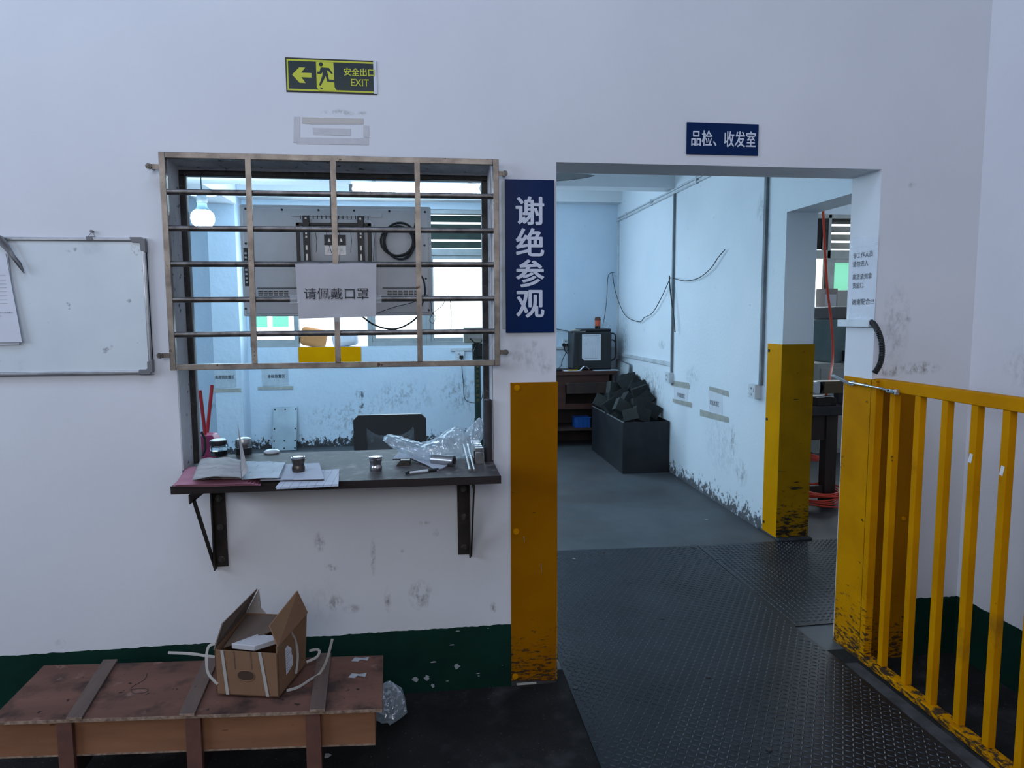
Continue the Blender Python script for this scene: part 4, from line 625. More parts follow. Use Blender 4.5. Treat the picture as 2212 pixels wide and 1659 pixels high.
for k in range(3):
    a_ = math.radians(-16 + 120 * k); q = MB(); ca, sa = math.cos(a_), math.sin(a_)
    def bl(u, v): r = .1 + u * .56; w_ = (v - .5) * .17 * math.sin(math.pi * min(1, .25 + .76 * u)) ** .6; return fc + Vector((r * ca - w_ * sa, r * sa + w_ * ca, w_ * .55))
    q.grid(bl, 10, 4).build('blade', 'grey_plastic', cf_, solid=.004)
# conduits on the inner right wall
XW = 2.38
def IW(px, py, d=.0): return P(px, py, 0, XW - d)
cd = thing('wall_conduit', 'pair of white conduits running high along the inner right wall', 'conduit', (2.37, 3.8, 2.7))
q = MB()
for dz in (0, .035): q.tube([(XW - .012, 1.0, 2.765 + dz), (XW - .012, 3.64, 2.735 + dz), (XW - .012, 5.58, 2.70 + dz)] if False else [(XW - .012, .25, 2.70 + dz), (XW - .012, 3.64, 2.70 + dz), (XW - .012, 5.58, 2.70 + dz)], .009, 8)
q.build('pipe', 'white_trunk', cd)
for y in (.9, 1.9, 3.1, 4.3, 5.2): MB().box((XW - .024, y, 2.685), (XW - .001, y + .02, 2.75)).build('clip', 'white_plastic', cd)
def vconduit(y, z0_, z1_, label, m='grime_trunk', r=.013, dx=.012, box=None):
    t = thing('vertical_conduit', label, 'conduit', (XW - dx, y, z0_)); MB().box((XW - .022, y - r, z0_), (XW - .0005, y + r, z1_)).build('trunking', m, t, bevel=.002); return t
vconduit(3.64, .99, 2.69, 'grimy vertical trunking down the middle of the inner right wall'); vconduit(5.53, .75, 2.69, 'vertical trunking in the far corner of the inner room', 'white_trunk'); vconduit(1.86, 1.05, 2.69, 'vertical trunking beside the yellow inner jamb', 'grime_trunk', .016)
t = thing('wall_trunking', 'low horizontal trunking on the inner right wall', 'conduit', (XW, 4.6, 1.06)); p0_ = IW(1332, 757); p1_ = IW(1448, 783); MB().box((XW - .018, 3.66, 1.055), (XW - .0005, 5.5, 1.095)).build('trunking', 'white_trunk', t, bevel=.002)
def sock(c, right, label, parent_name='wall_socket', w_=.086, h=.086, d=.05, nrm=None, n=3):
    t = thing(parent_name, label, 'socket', c); right = Vector(right); nn = right.cross(Z); c = Vector(c)
    def bx(cx_, cz_, ww, hh, d0, d1, nm, m):
        q = MB(); p = [c + right * (cx_ + sx * ww / 2) + Z * (cz_ + sz * hh / 2) + nn * d0 for sx, sz in ((-1, -1), (1, -1), (1, 1), (-1, 1))]; q.prism(p, nn * (d1 - d0)); return q.build(nm, m, t, bevel=.001)
    bx(0, 0, w_, h, .0005, d, 'box', 'white_plastic'); bx(-.018, .02, .008, .014, d, d + .0012, 'pin_hole', 'black'); bx(0.0, .02, .008, .014, d, d + .0012, 'pin_hole', 'black'); bx(-.02, -.02, .006, .016, d, d + .0012, 'pin_hole', 'black'); bx(.0, -.024, .006, .016, d, d + .0012, 'pin_hole', 'black'); bx(.024, .012, .018, .03, d, d + .004, 'switch', 'white_plastic'); return t
sock((XW, 3.66, .945), -Y, 'white socket box at the foot of the middle trunking', h=.10, w_=.10); sock((XW, 1.92, 1.0), -Y, 'white socket box beside the yellow inner jamb', h=.10, w_=.10)
# loose wires
def wire(pts, r, label, name='loose_wire', m='rubber'): return solo(MB().tube(spline(pts, 8), r, 6), name, m, label, 'wire')
wire([W(1323, 590, 5.57), W(1330, 632, 5.5), IW(1350, 680, .03), IW(1380, 695, .03), IW(1392, 686, .03), IW(1410, 675, .03), IW(1430, 640, .03), IW(1448, 600, .03)], .004, 'thin black wire sagging between the corner and the middle trunking')
wire([IW(1448, 600, .03), IW(1462, 603, .03), IW(1482, 607, .03), IW(1510, 600, .03), IW(1535, 580, .03), IW(1550, 558, .03), IW(1566, 539, .02)], .004, 'thin black wire rising to a nail right of the middle trunking')
wire([IW(1446, 596, .035), IW(1447, 620, .04), IW(1452, 660, .04), IW(1456, 690, .04), IW(1458, 718, .04)], .006, 'twisted wire pair hanging beside the middle trunking')
wire([(2.33, 5.56, 2.08), W(1314, 596, 5.56), W(1311, 640, 5.56), W(1308, 670, 5.56), W(1303, 700, 5.45)], .004, 'thin wire hanging in the far corner above the bottle')
# notices on the inner wall
def tnotice(name, label, quad, t1, t2, txt, tq):
    t = thing(name, label, 'notice', IW(*quad[0])); MB().prism([IW(*q, .001) for q in quad], (-.0006, 0, 0)).build('paper', 'paper', t)
    for tq_ in (t1, t2): MB().prism([IW(*q, .0022) for q in tq_], (-.0006, 0, 0)).build('tape', 'tape', t)
    p0_, p1_ = IW(*tq[0]), IW(*tq[1]); text('lettering', txt, (p0_ + p1_) / 2 - X * .0022, -Y, Z, 'ink', t, w_=(p0_ - p1_).length * .98, h_=.042)
tnotice('area_notice', 'nearer to the bin of two taped paper notices on the inner right wall', [(1457, 872), (1486, 880), (1486, 832), (1455, 826)], [(1450, 833), (1491, 841), (1488, 827), (1450, 822)], [(1453, 869), (1495, 881), (1495, 870), (1453, 861)], '待检放置区', ((1463, 852), (1480, 856)))
tnotice('area_notice', 'nearer to the yellow jamb of two taped paper notices on the inner right wall', [(1532, 888), (1560, 899), (1560, 850), (1530, 842)], [(1532, 843), (1575, 858), (1573, 845), (1532, 834)], [(1512, 898), (1574, 914), (1573, 901), (1512, 884)], '氮化放置区', ((1534, 868), (1554, 874)))
# papers on the back wall and the column
def bnotice(label, x0p, x1p, zt, zb, txt, y, tl, tr_, tz_):
    a_, c_ = W(x0p, zt, y), W(x1p, zb, y); t = thing('area_notice', label, 'notice', (a_.x, y, c_.z)); sheet('paper', 'blue_paper', t, (a_.x, y - .003, c_.z), (c_.x, y - .003, c_.z + .01), (c_.x, y - .003, a_.z + .06), (a_.x, y - .003, a_.z + .06), wav=.001)
    p0_, p1_ = W(tl, tz_, y), W(tr_, tz_, y); text('lettering', txt, ((p0_.x + p1_.x) / 2, y - .005, p0_.z), X, Z, 'ink', t, w_=p1_.x - p0_.x, h_=.042, bold=.01); MB().box((a_.x - .05, y - .0055, c_.z - .045), (c_.x + .05, y - .0045, c_.z - .005)).build('tape', 'tape', t)
    return t
bnotice('pale paper notice on the column at the back', 463, 511, 805, 838, '高速钢放置区', 5.30, 465, 506, 815); bnotice('pale paper notice on the back wall right of the column', 565, 624, 805, 833, '渗碳放置区', 5.60, 578, 616, 813)
# ------------------------------------------------------------------ back-left things
ws = thing('steel_plate', 'grey drilled steel plate leaning on the back wall', 'plate', (-1.62, 5.3, 0)); th_ = math.radians(8)
zt_ = W(610, 882, 5.48).z; xl, xr_ = W(586, 960, 5.4).x, W(639, 960, 5.4).x; q = MB().prism([(xl, 5.42, .004), (xr_, 5.42, .004), (xr_, 5.575, zt_), (xl, 5.575, zt_)], (0, .012, 0)); q.build('plate_body', 'drilled', ws, bevel=.002)
for u in (.08, .5, .94):
    for v in (.05, .22, .5, .95):
        if u == .5 and v == .5: continue
        MB().cyl((xl + u * (xr_ - xl), 5.42 + v * .155 + .0, .004 + v * (zt_ - .004)), (xl + u * (xr_ - xl), 5.4165 + v * .155, .004 + v * (zt_ - .004) - .0), .010, n=10).build('hole', 'black', ws)
# broom and dustpan near the hatch, inside the room
bm = thing('broom', 'long-handled broom with red stick by the left jamb', 'broom', (-1.5, 1.6, 0)); y_ = 2.0
MB().cyl(W(458, 832, y_), W(437, 1040, y_ - .15), .011, .011, n=10).build('stick', 'red', bm); c = W(437, 1040, y_ - .15); MB().prism([(c.x - .14, c.y - .02, .0), (c.x + .14, c.y - .02, .0), (c.x + .05, c.y - .02, c.z + .02), (c.x - .05, c.y - .02, c.z + .02)], (0, .05, 0)).build('head', 'magenta', bm)
dp = thing('dustpan', 'dark pink long-handled dustpan beside the broom', 'dustpan', (-1.5, 1.5, 0)); c0_, c1_ = W(432, 843, y_ - .2), W(444, 945, y_ - .2)
MB().cyl(c0_, c1_, .011, n=10).build('handle', 'red', dp); q = MB(); zt_ = c1_.z; q.prism([(c1_.x - .085, y_ - .24, zt_ - .40), (c1_.x + .10, y_ - .24, zt_ - .40), (c1_.x + .095, y_ - .24, zt_ - .05), (c1_.x + .05, y_ - .24, zt_ + .02), (c1_.x - .04, y_ - .24, zt_ + .02), (c1_.x - .085, y_ - .24, zt_ - .05)], (0, .12, 0)); q.build('pan', 'magenta', dp, bevel=.008); MB().box((c1_.x - .012, y_ - .17, 0), (c1_.x + .012, y_ - .15, zt_ - .39)).build('stand', 'magenta', dp)
# office chair
ch = thing('office_chair', 'black mesh-back office chair behind the counter', 'chair', (-.25, 1.35, 0)); cy0 = 1.45
cl, cr = W(764, 930, cy0).x, W(921, 930, cy0).x; ctp = W(842, 895, cy0).z; cm = (cl + cr) / 2; zb_ = .50; q = MB(); cw = .045
pts = [(cl, zb_), (cl, ctp - .03), (cl + .012, ctp - .006), (cl + .03, ctp), (cr - .03, ctp), (cr - .012, ctp - .006), (cr, ctp - .03), (cr, zb_)]
ins = [(cr - .075, zb_), (cr - .075, ctp - .085), (cr - .082, ctp - .082), (cr - .11, ctp - .105), (cr - .15, ctp - .125), (cm, ctp - .125), (cl + .15, ctp - .125), (cl + .11, ctp - .105), (cl + .082, ctp - .082), (cl + .075, ctp - .085), (cl + .075, zb_)]
for (p_a, p_b, p_c, p_d) in (((cl, zb_), (cl, ctp - .03), (cl + .075, ctp - .085), (cl + .075, zb_)), ((cl, ctp - .03), (cl + .03, ctp), (cl + .082, ctp - .082), (cl + .075, ctp - .085)), ((cl + .03, ctp), (cm, ctp), (cl + .11, ctp - .105), (cl + .082, ctp - .082)), ((cm, ctp), (cm, ctp - .125), (cl + .15, ctp - .125), (cl + .11, ctp - .105))):
    for mir in (0, 1):
        pp_ = [(2 * cm - x if mir else x, z) for x, z in (p_a, p_b, p_c, p_d)]; q.prism([(x, cy0 - .015, z) for x, z in pp_], (0, .03, 0))
q.build('back_frame', 'black', ch, smooth=False)
q = MB(); zt_ = ctp - .08
i = 0
q.prism([(cl + .07, cy0 - .002, zb_), (cr - .07, cy0 - .002, zb_), (cr - .07, cy0 - .002, ctp - .08), (cr - .11, cy0 - .002, ctp - .10), (cm, cy0 - .002, ctp - .12), (cl + .11, cy0 - .002, ctp - .10), (cl + .07, cy0 - .002, ctp - .08)], (0, .004, 0))
q.build('mesh_panel', 'mesh', ch, smooth=False); MB().box((cm - .23, cy0 - .48, .44), (cm + .23, cy0 - .01, .52)).build('seat', 'black', ch, bevel=.03, seg=3); MB().cyl((cm, cy0 - .25, .10), (cm, cy0 - .25, .44), .03).build('gas_column', 'black_metal', ch)
MB().box((cm - .03, cy0 - .03, .42), (cm + .03, cy0 + .04, .60)).build('back_bracket', 'black', ch, bevel=.006)
for k in range(5): a_ = k * 2 * math.pi / 5; e = (cm + .28 * math.cos(a_), cy0 - .25 + .28 * math.sin(a_), .065); MB().cyl((cm, cy0 - .25, .12), e, .022, .015, n=8).build('leg', 'black', ch); MB().cyl((e[0] - .02, e[1], .03), (e[0] + .02, e[1], .03), .03, n=14).build('caster', 'rubber', ch)
# platform scale
y_ = 3.2; cx_ = W(1032, 850, y_).x; scl = thing('platform_scale', 'dark green pillar scale with display and power adapter at the right of the hatch', 'scale', (cx_, y_ - .3, 0)); zt_ = W(1032, 745, y_).z; zm = W(1032, 905, y_).z
MB().cyl((cx_, y_, zm), (cx_, y_, zt_ + .02), .028, n=20).build('pillar', 'scale_green', scl); q = MB().cyl((cx_, y_, zm - .13), (cx_, y_, zm), .06, .03, n=20); q.cyl((cx_, y_, zm - .02), (cx_, y_, zm + .012), .033, n=20); q.cyl((cx_, y_, zt_ - .16), (cx_, y_, zt_ - .145), .032, n=20); q.build('collar', 'scale_green', scl)
MB().cyl((cx_, y_, .12), (cx_, y_, zm - .12), .05, n=16).build('lower_pillar', 'scale_green', scl); MB().box((cx_ - .30, y_ - .62, .09), (cx_ + .30, y_ - .05, .13)).build('platform', 'steel', scl, bevel=.004); MB().box((cx_ - .27, y_ - .58, .0), (cx_ + .27, y_ + .05, .09)).build('base', 'scale_green', scl)
a_, c_ = W(1001, 740, y_), W(1070, 720, y_); MB().box((a_.x, y_ - .06, a_.z), (a_.x + .30, y_ + .05, a_.z + .13)).build('display_head', 'beige', scl, bevel=.006); MB().box((a_.x + .03, y_ - .062, a_.z + .035), (a_.x + .27, y_ - .0605, a_.z + .06)).build('display_window', 'alu', scl)
MB().box((cx_ - .006, y_ - .075, zt_ - .10), (cx_ + .045, y_ - .035, zt_ + .0)).build('power_adapter', 'black', scl, bevel=.005); MB().box((cx_ - .045, y_ - .035, zt_ - .13), (cx_ + .045, y_ - .028, zt_ + .015)).build('back_plate', 'scale_green', scl)
q = MB().tube(spline([(cx_ - .065, y_ - .07, zt_ + .06), (cx_ - .02, y_ - .07, zt_ + .01), (cx_ + .005, y_ - .07, zt_ - .005), (cx_ + .03, y_ - .07, zt_ + .03), (cx_ + .05, y_ - .07, zt_ + .08)], 6), .005, 6); q.tube(spline([(cx_ - .01, y_ - .075, zt_ - .0), (cx_ - .035, y_ - .07, zt_ - .06), (cx_ - .02, y_ - .07, zt_ - .115), (cx_ + .01, y_ - .07, zt_ - .11)], 6), .006, 6); q.build('cable', 'rubber', scl)
for k, ch_ in enumerate('★永久衡器厂制造'): text('lettering', ch_, (cx_ - .001, y_ - .0292, zt_ - .185 - k * .042), X, Z, 'gold', scl, h_=.026)
ss = sock((W(993, 768, 5.6).x, 5.6, W(993, 768, 5.6).z), X, 'white socket with black plug on the back wall under the window', h=.11, w_=.11, d=.03); c = W(996, 771, 5.55); MB().box((c.x - .02, 5.53, c.z - .018), (c.x + .025, 5.569, c.z + .016)).build('plug', 'black', ss)
wire([(c.x, 5.55, c.z - .02), W(1001, 830, 5.57), W(1003, 858, 5.57), W(1012, 868, 5.5), W(1028, 870, 5.2), W(1040, 862, 4.6), W(1046, 830, 4.2)], .004, 'thin black lead hanging from the socket under the back window'); t = thing('wall_trunking', 'short white trunking above the socket under the back window', 'conduit', (.4, 5.59, 1.1)); a_ = W(973, 755, 5.6); MB().box((a_.x, 5.575, a_.z - .016), (.98, 5.599, a_.z + .016)).build('trunking', 'white_trunk', t)
# ------------------------------------------------------------------ desk group
y0d = 5.05; dk = thing('desk', 'red-brown wooden desk with a half-open drawer in the far corner', 'desk', (1.6, 5.3, 0)); zt_ = .905; dx0, dx1 = .85, 2.235
MB().box((dx0, y0d, zt_ - .045), (dx1, 5.58, zt_)).build('top', 'wood_desk', dk, bevel=.004); MB().box((dx0 + .03, y0d + .03, zt_ - .16), (dx1 - .06, y0d + .05, zt_ - .045)).build('apron', 'wood_desk', dk); MB().box((dx0 + .03, y0d + .03, .46), (1.62, y0d + .05, zt_ - .16)).build('side_panel', 'wood_desk', dk)
MB().box((1.62, y0d + .035, .455), (dx1 - .06, y0d + .055, .52)).build('lower_rail', 'wood_desk', dk); a_, c_ = W(1224, 851, y0d - .05), W(1310, 826, y0d - .05); dr = MB().box((a_.x, y0d - .06, a_.z), (c_.x, y0d - .04, c_.z)).build('drawer', 'dark_wood', dk, bevel=.003)
MB().box((a_.x + .02, y0d - .04, a_.z), (a_.x + .03, y0d + .25, c_.z - .02)).build('drawer_side', 'wood_desk', dr); MB().box((c_.x - .03, y0d - .04, a_.z), (c_.x - .02, y0d + .25, c_.z - .02)).build('drawer_side', 'wood_desk', dr)
for x, y in ((dx0 + .03, y0d + .03), (dx1 - .09, y0d + .03), (dx0 + .03, 5.50), (dx1 - .09, 5.50)): MB().box((x, y, 0), (x + .05, y + .05, zt_ - .045)).build('leg', 'wood_desk', dk)
MB().box((dx0 + .05, 5.545, .0), (dx1 - .05, 5.56, .85)).build('back_panel', 'dark_wood', dk); MB().box((dx0 + .05, y0d + .04, .20), (dx1 - .05, 5.54, .225)).build('shelf', 'dark_wood', dk)  # back_panel is an added dark sheet that keeps the space under the desk dark
a_ = W(1252, 917, 5.2); bk = thing('basket', 'small blue plastic basket on the shelf under the desk', 'basket', (a_.x, 5.2, .225)); bx_ = W(1243, 905, 5.15).x
for (p_, r_) in (((bx_, 5.15, .225), (bx_ + .18, 5.155, .345)), ((bx_, 5.32, .225), (bx_ + .18, 5.325, .345)), ((bx_, 5.155, .225), (bx_ + .005, 5.32, .345)), ((bx_ + .175, 5.155, .225), (bx_ + .18, 5.32, .345))): MB().box(p_, r_).build('side', 'blue_pl', bk)
MB().box((bx_ + .005, 5.155, .225), (bx_ + .175, 5.32, .23)).build('bottom', 'blue_pl', bk); MB().box((bx_ - .008, 5.142, .335), (bx_ + .188, 5.15, .350)).build('rim', 'blue_pl', bk)
for k in range(3): MB().box((bx_ + .03 + k * .05, 5.145, .235), (bx_ + .036 + k * .05, 5.150, .335)).build('rib', 'blue_pl', bk)
yc_ = 5.2; a_, c_ = W(1238, 788, yc_), W(1322, 712, yc_); cs = thing('equipment_case', 'boxy black machine with a white sheet on it, on the desk', 'machine', (a_.x + .2, yc_ + .15, zt_)); zc1 = c_.z
MB().box((a_.x, yc_, zt_), (c_.x, yc_ + .32, zc1 - .02)).build('housing', 'black', cs, bevel=.02, seg=3); MB().box((a_.x + .09, yc_ + .02, zc1 - .02), (c_.x, yc_ + .3, zc1 + .01)).build('top_step', 'black', cs, bevel=.01)
q = MB(); rr = [(a_.x + .06, zt_ + .06), (a_.x + .085, zt_ + .045), (c_.x - .10, zt_ + .045), (c_.x - .055, zt_ + .075), (c_.x - .045, zt_ + .11), (c_.x - .045, zc1 - .06), (a_.x + .055, zc1 - .06)]; q.tube([(x, yc_ - .001, z) for x, z in rr], .004, 6, closed=True); q.build('moulded_outline', 'black_metal', cs)
for z in (zc1 - .05, zc1 - .13): MB().tube(spline([(c_.x - .01, yc_ + .1, z), (c_.x + .05, yc_ + .1, z), (c_.x + .075, yc_ + .1, z - .06), (c_.x + .07, yc_ + .1, zt_ + .14), (c_.x, yc_ + .1, zt_ + .10)], 6), .008, 8).build('cable', 'rubber', cs)
p0_, p1_ = W(1257, 779, yc_ - .004), W(1298, 722, yc_ - .004); sh = thing('record_sheet', 'white ruled sheet stuck on the black machine', 'paper', p0_); MB().prism([(p0_.x + .03, yc_ - .006, p0_.z), (p1_.x, yc_ - .006, p0_.z), (p1_.x, yc_ - .006, p1_.z), (p0_.x, yc_ - .006, p1_.z), (p0_.x, yc_ - .006, p0_.z + .03)], (0, .002, 0)).build('paper', 'paper', sh)
q = MB()
for k in range(9): x = p0_.x + .025 + k * (p1_.x - p0_.x - .04) / 8; q.box((x, yc_ - .0068, p0_.z + .03), (x + .002, yc_ - .0062, p1_.z - .02 - .10 * random.random()))
q.box((p0_.x + .02, yc_ - .0068, p1_.z - .02), (p1_.x - .02, yc_ - .0062, p1_.z - .014)); q.box((p0_.x + .035, yc_ - .0068, p0_.z + .022), (p1_.x - .04, yc_ - .0062, p0_.z + .027)); stuff(q.build('written_lines', 'printed', sh))
c = W(1291, 711, yc_ + .08); bo = thing('bottle', 'dark bottle with a red label on the black machine', 'bottle', (c.x, yc_ + .08, zc1 + .01)); z_ = zc1 + .01; MB().lathe([(.030, 0), (.034, .01), (.034, .035)], (c.x, yc_ + .08, z_), 20).build('base', 'bottle', bo); MB().lathe([(.0345, .035), (.0345, .10)], (c.x, yc_ + .08, z_), 20).build('label', 'red_label', bo, label='red and orange label'); MB().lathe([(.032, .10), (.038, .105), (.038, .118), (.032, .122), (.034, .135), (.02, .14)], (c.x, yc_ + .08, z_), 20).build('cap', 'batten', bo)
c = W(1308, 712, yc_ + .1); random.seed(5); q = MB().lathe([(.045, 0), (.05, .02), (.04, .05), (.015, .075), (.008, .10)], (c.x, yc_ + .1, zc1 + .01), 14); q.v = [v + Vector((random.uniform(-.007, .007), random.uniform(-.007, .007), random.uniform(0, .007))) for v in q.v]; solo(q, 'plastic_bag', 'bag', 'small knotted plastic bag beside the dark bottle', 'bag', smooth=False)
q = thing('papers', 'loose papers on top of the black machine', 'paper', (a_.x + .1, yc_ + .1, zc1 - .02)); 
for k in range(4): MB().obb((a_.x + .07 + .02 * k, yc_ + .10, zc1 - .015 + .005 * k), (.20, .14, .003), (0, .03, .15 * k - .2)).build('sheet', 'paper' if k != 2 else 'yel_pl', q)
pz = zt_ + .003; tp = thing('desk_papers', 'papers spread along the front of the desk top', 'paper', (1.9, 5.1, zt_)); MB().obb((W(1310, 797, 5.1).x, 5.12, pz), (.30, .12, .004), (0, 0, .05)).build('sheet', 'paper', tp); MB().obb((W(1237, 797, 5.1).x, 5.12, pz), (.2, .10, .004), (0, 0, .1)).build('sheet', 'paper', tp)
c = W(1238, 797, 5.08); solo(MB().obb((c.x, 5.09, pz + .009), (.12, .025, .012), (0, 0, .15)), 'marker_pen', 'yel_pl', 'yellow marker on the desk in front of the black machine', 'pen', bevel=.004); c = W(1258, 795, 5.09); solo(MB().grid(lambda u, v: Vector((c.x - .04 + u * .12, 5.07 + v * .05, pz + .004 + .05 * math.sin(u * 2.6) ** 2)), 10, 3), 'paper_curl', 'paper', 'curled white paper strip on the desk', 'paper', solid=.002)
c = W(1206, 797, 5.1); solo(MB().lathe([(.05, 0), (.055, .012), (.04, .025), (.01, .03)], (c.x, 5.12, zt_ + .001), 20), 'cable_reel', 'black', 'small black lump of cable on the desk by the wall edge', 'cable')
s2 = sock((W(1223, 741, 5.6).x, 5.6, W(1223, 741, 5.6).z), X, 'white socket with two black plugs above the desk', h=.10, w_=.10, d=.03); c = W(1218, 745, 5.55); MB().cyl((c.x, 5.57, c.z), (c.x, 5.535, c.z), .022, n=14).build('plug', 'black', s2); MB().cyl((c.x + .045, 5.57, c.z), (c.x + .045, 5.535, c.z), .016, n=14).build('plug', 'black', s2)
wire([(c.x, 5.54, c.z), W(1222, 760, 5.54), W(1236, 768, 5.5), W(1242, 775, 5.4)], .006, 'black lead from the left plug to the machine'); wire([(c.x + .045, 5.54, c.z), W(1228, 752, 5.54), W(1216, 775, 5.5), W(1212, 790, 5.3), W(1205, 796, 5.15)], .004, 'black lead dropping from the right plug to the desk'); wire([W(1199, 710, 5.58), W(1215, 713, 5.58), W(1240, 718, 5.58)], .006, 'grey cable running along the back wall above the socket', m='grime_trunk')
t = thing('wall_trunking', 'short trunking on the back wall behind the black machine', 'conduit', (1.7, 5.59, 1.2)); a2 = W(1200, 751, 5.6); MB().box((1.4, 5.58, a2.z - .02), (2.37, 5.599, a2.z + .01)).build('trunking', 'white_trunk', t)
lp = thing('framed_panel', 'small framed white panel leaning on the wall beside the desk', 'panel', (2.3, 5.1, .5)); q4 = [P(1334, 776, 0, 2.345), P(1361, 787, 0, 2.345), P(1361, 860, 0, 2.31), P(1334, 838, 0, 2.31)]
q4[2].z = .5; q4[3].z = .5; q4[3].y = q4[0].y; q4[2].y = q4[1].y; MB().prism(q4, (.006, 0, 0)).build('board', 'wb', lp); MB().tube([p - X * .003 for p in q4], .009, 6, closed=True).build('frame', 'grey_plastic', lp); MB().box((2.30, q4[1].y, 0), (2.33, q4[0].y, .495)).build('support', 'dark_wood', lp)
# ------------------------------------------------------------------ steel bin with blocks
bn = thing('steel_bin', 'dark sheet steel bin against the inner right wall', 'bin', (2.14, 4.3, 0)); X0, X1, Y0, Y1, ZB = 1.90, 2.372, 3.68, 4.92, .512
MB().box((X0, Y0, 0), (X1, Y0 + .006, ZB)).build('front_panel', 'bin', bn, bevel=.002); MB().box((X0, Y1 - .006, 0), (X1, Y1, ZB)).build('rear_panel', 'bin', bn); MB().box((X0, Y0 + .006, 0), (X0 + .006, Y1 - .006, ZB)).build('side_panel', 'bin', bn, bevel=.002); MB().box((X1 - .006, Y0 + .006, 0), (X1, Y1 - .006, ZB)).build('side_panel', 'bin', bn); MB().box((X0 + .006, Y0 + .006, .01), (X1 - .006, Y1 - .006, .016)).build('bottom', 'bin', bn)
MB().box((X0 - .001, Y0 - .001, ZB - .004), (X0 + .010, Y1, ZB + .004)).build('rim', 'alu', bn)
random.seed(21); q = MB()
for k in range(60): q.obb((random.uniform(X0 + .09, X1 - .09), random.uniform(Y0 + .1, Y1 - .1), random.uniform(.32, .47)), (.14, .12, .09), (random.uniform(-.6, .6), random.uniform(-.6, .6), random.uniform(0, 3)))
stuff(solo(q, 'added_block_filling', 'block', 'added dark blocks packed inside the steel bin under the heap', 'blocks', smooth=False))  # added fill that props up the heap; the bin's inside is unseen
HP = [(1354, 826, 4.55, 40, 'at the very top left of the heap'), (1371, 820, 4.75, 10, 'behind the topmost ones'), (1394, 822, 4.70, 0, 'topmost, flat and wide, at the back'), (1327, 840, 4.60, -15, 'pale, leftmost of the upper row'), (1344, 854, 4.35, 32, 'in the middle left, corner upward'), (1376, 834, 4.50, 55, 'just below the flat top one'), (1383, 849, 4.20, 18, 'large and central'), (1412, 838, 4.35, 15, 'at the upper right against the wall'), (1300, 868, 4.62, -25, 'leftmost, near the left rim'), (1320, 877, 4.30, 25, 'left, half sunk behind the rim'), (1345, 880, 3.98, -30, 'front left with a pale edge'), (1383, 874, 3.98, 0, 'squarely upright at the front middle'), (1412, 885, 3.95, -28, 'front right beside the wall'), (1362, 896, 3.80, 14, 'small pale one at the front rim'), (1385, 896, 3.82, -18, 'lowest, at the front rim middle'), (1415, 862, 4.15, 40, 'right, between the front and upper ones'), (1330, 862, 4.40, -8, 'in the gap under the pale upper left one'), (1357, 868, 4.15, -50, 'in the shade at the centre left')]
for k, (px, py, y, rot, wh) in enumerate(HP):
    random.seed(50 + k); c = W(px, py, y); c.x = min(c.x, 2.28); s_ = .85 if 'small' in wh else 1.0
    bl_ = MB().obb((0, 0, 0), (.170 * s_, .075, .135 * s_), (0, 0, 0)); bl_.obb((.082 * s_, -.01, 0), (.010, .075, .135 * s_), (0, 0, 0)) if k % 3 == 0 else None
    m = Euler((random.uniform(-.5, -.05), math.radians(-rot), random.uniform(-.45, .45))).to_matrix(); bl_.v = [m @ v + c for v in bl_.v]
    solo(bl_, 'graphite_block', 'block_l' if k in (3, 8, 13, 10) else 'block', 'dark grey block in the bin heap, ' + wh, 'block', 'dark blocks heaped in the steel bin', bevel=.003, smooth=False)
# ------------------------------------------------------------------ side room
bt = thing('workbench', 'dark wooden workbench in the side room', 'workbench', (3.0, 2.6, 0)); by = 2.3; bz = W(1790, 878, by).z; bx1 = 3.60
MB().box((2.66, by, bz - .075), (bx1, 3.05, bz)).build('top', 'dark_bar', bt, bevel=.004); lx = W(1795, 1000, by).x; MB().box((lx - .03, by + .03, 0), (lx + .065, by + .12, bz - .075)).build('leg', 'dark_wood', bt, bevel=.003); MB().box((2.70, by + .03, 0), (2.79, by + .12, bz - .075)).build('leg', 'dark_wood', bt); MB().box((lx - .03, 2.9, 0), (lx + .065, 2.99, bz - .075)).build('leg', 'dark_wood', bt); MB().box((2.70, 2.9, 0), (2.79, 2.99, bz - .075)).build('leg', 'dark_wood', bt)
z1_ = W(1760, 953, by).z; MB().box((2.79, by + .05, z1_), (lx - .03, by + .07, bz - .075)).build('apron', 'dark_wood', bt); zs_ = W(1770, 1062, by).z; MB().box((2.79, by + .05, zs_ - .035), (lx - .03, by + .08, zs_ + .035)).build('stretcher', 'dark_wood', bt)
MB().prism([(2.79, 2.35, .32), (2.85, 2.35, .32), (lx - .04, 2.92, .20), (lx - .1, 2.92, .20)], (0, 0, -.03)).build('diagonal_brace', 'dark_wood', bt)
a_, c_ = W(1763, 849, 2.5), W(1822, 822, 2.5); vb = thing('vise_block', 'brown bar with rounded white end resting on a stand on the workbench', 'vise', (a_.x, 2.5, bz)); MB().box((a_.x + .04, 2.45, a_.z), (c_.x + .1, 2.56, c_.z)).build('bar', 'brass', vb, bevel=.002); MB().box((a_.x, 2.45, a_.z), (a_.x + .04, 2.56, c_.z)).build('dark_end', 'black', vb, bevel=.003); MB().cyl((a_.x - .018, 2.45, (a_.z + c_.z) / 2), (a_.x - .018, 2.56, (a_.z + c_.z) / 2), .05, n=20).build('round_end', 'white_plastic', vb); MB().box((a_.x - .06, 2.58, bz), (a_.x - .02, 2.64, c_.z + .03)).build('stand', 'dark_bar', vb); MB().box((a_.x - .06, 2.5, a_.z + .01), (a_.x + .1, 2.6, a_.z + .04)).build('stand_arm', 'dark_bar', vb); MB().box((a_.x + .18, 2.47, bz), (a_.x + .26, 2.54, a_.z)).build('foot', 'dark_bar', vb)
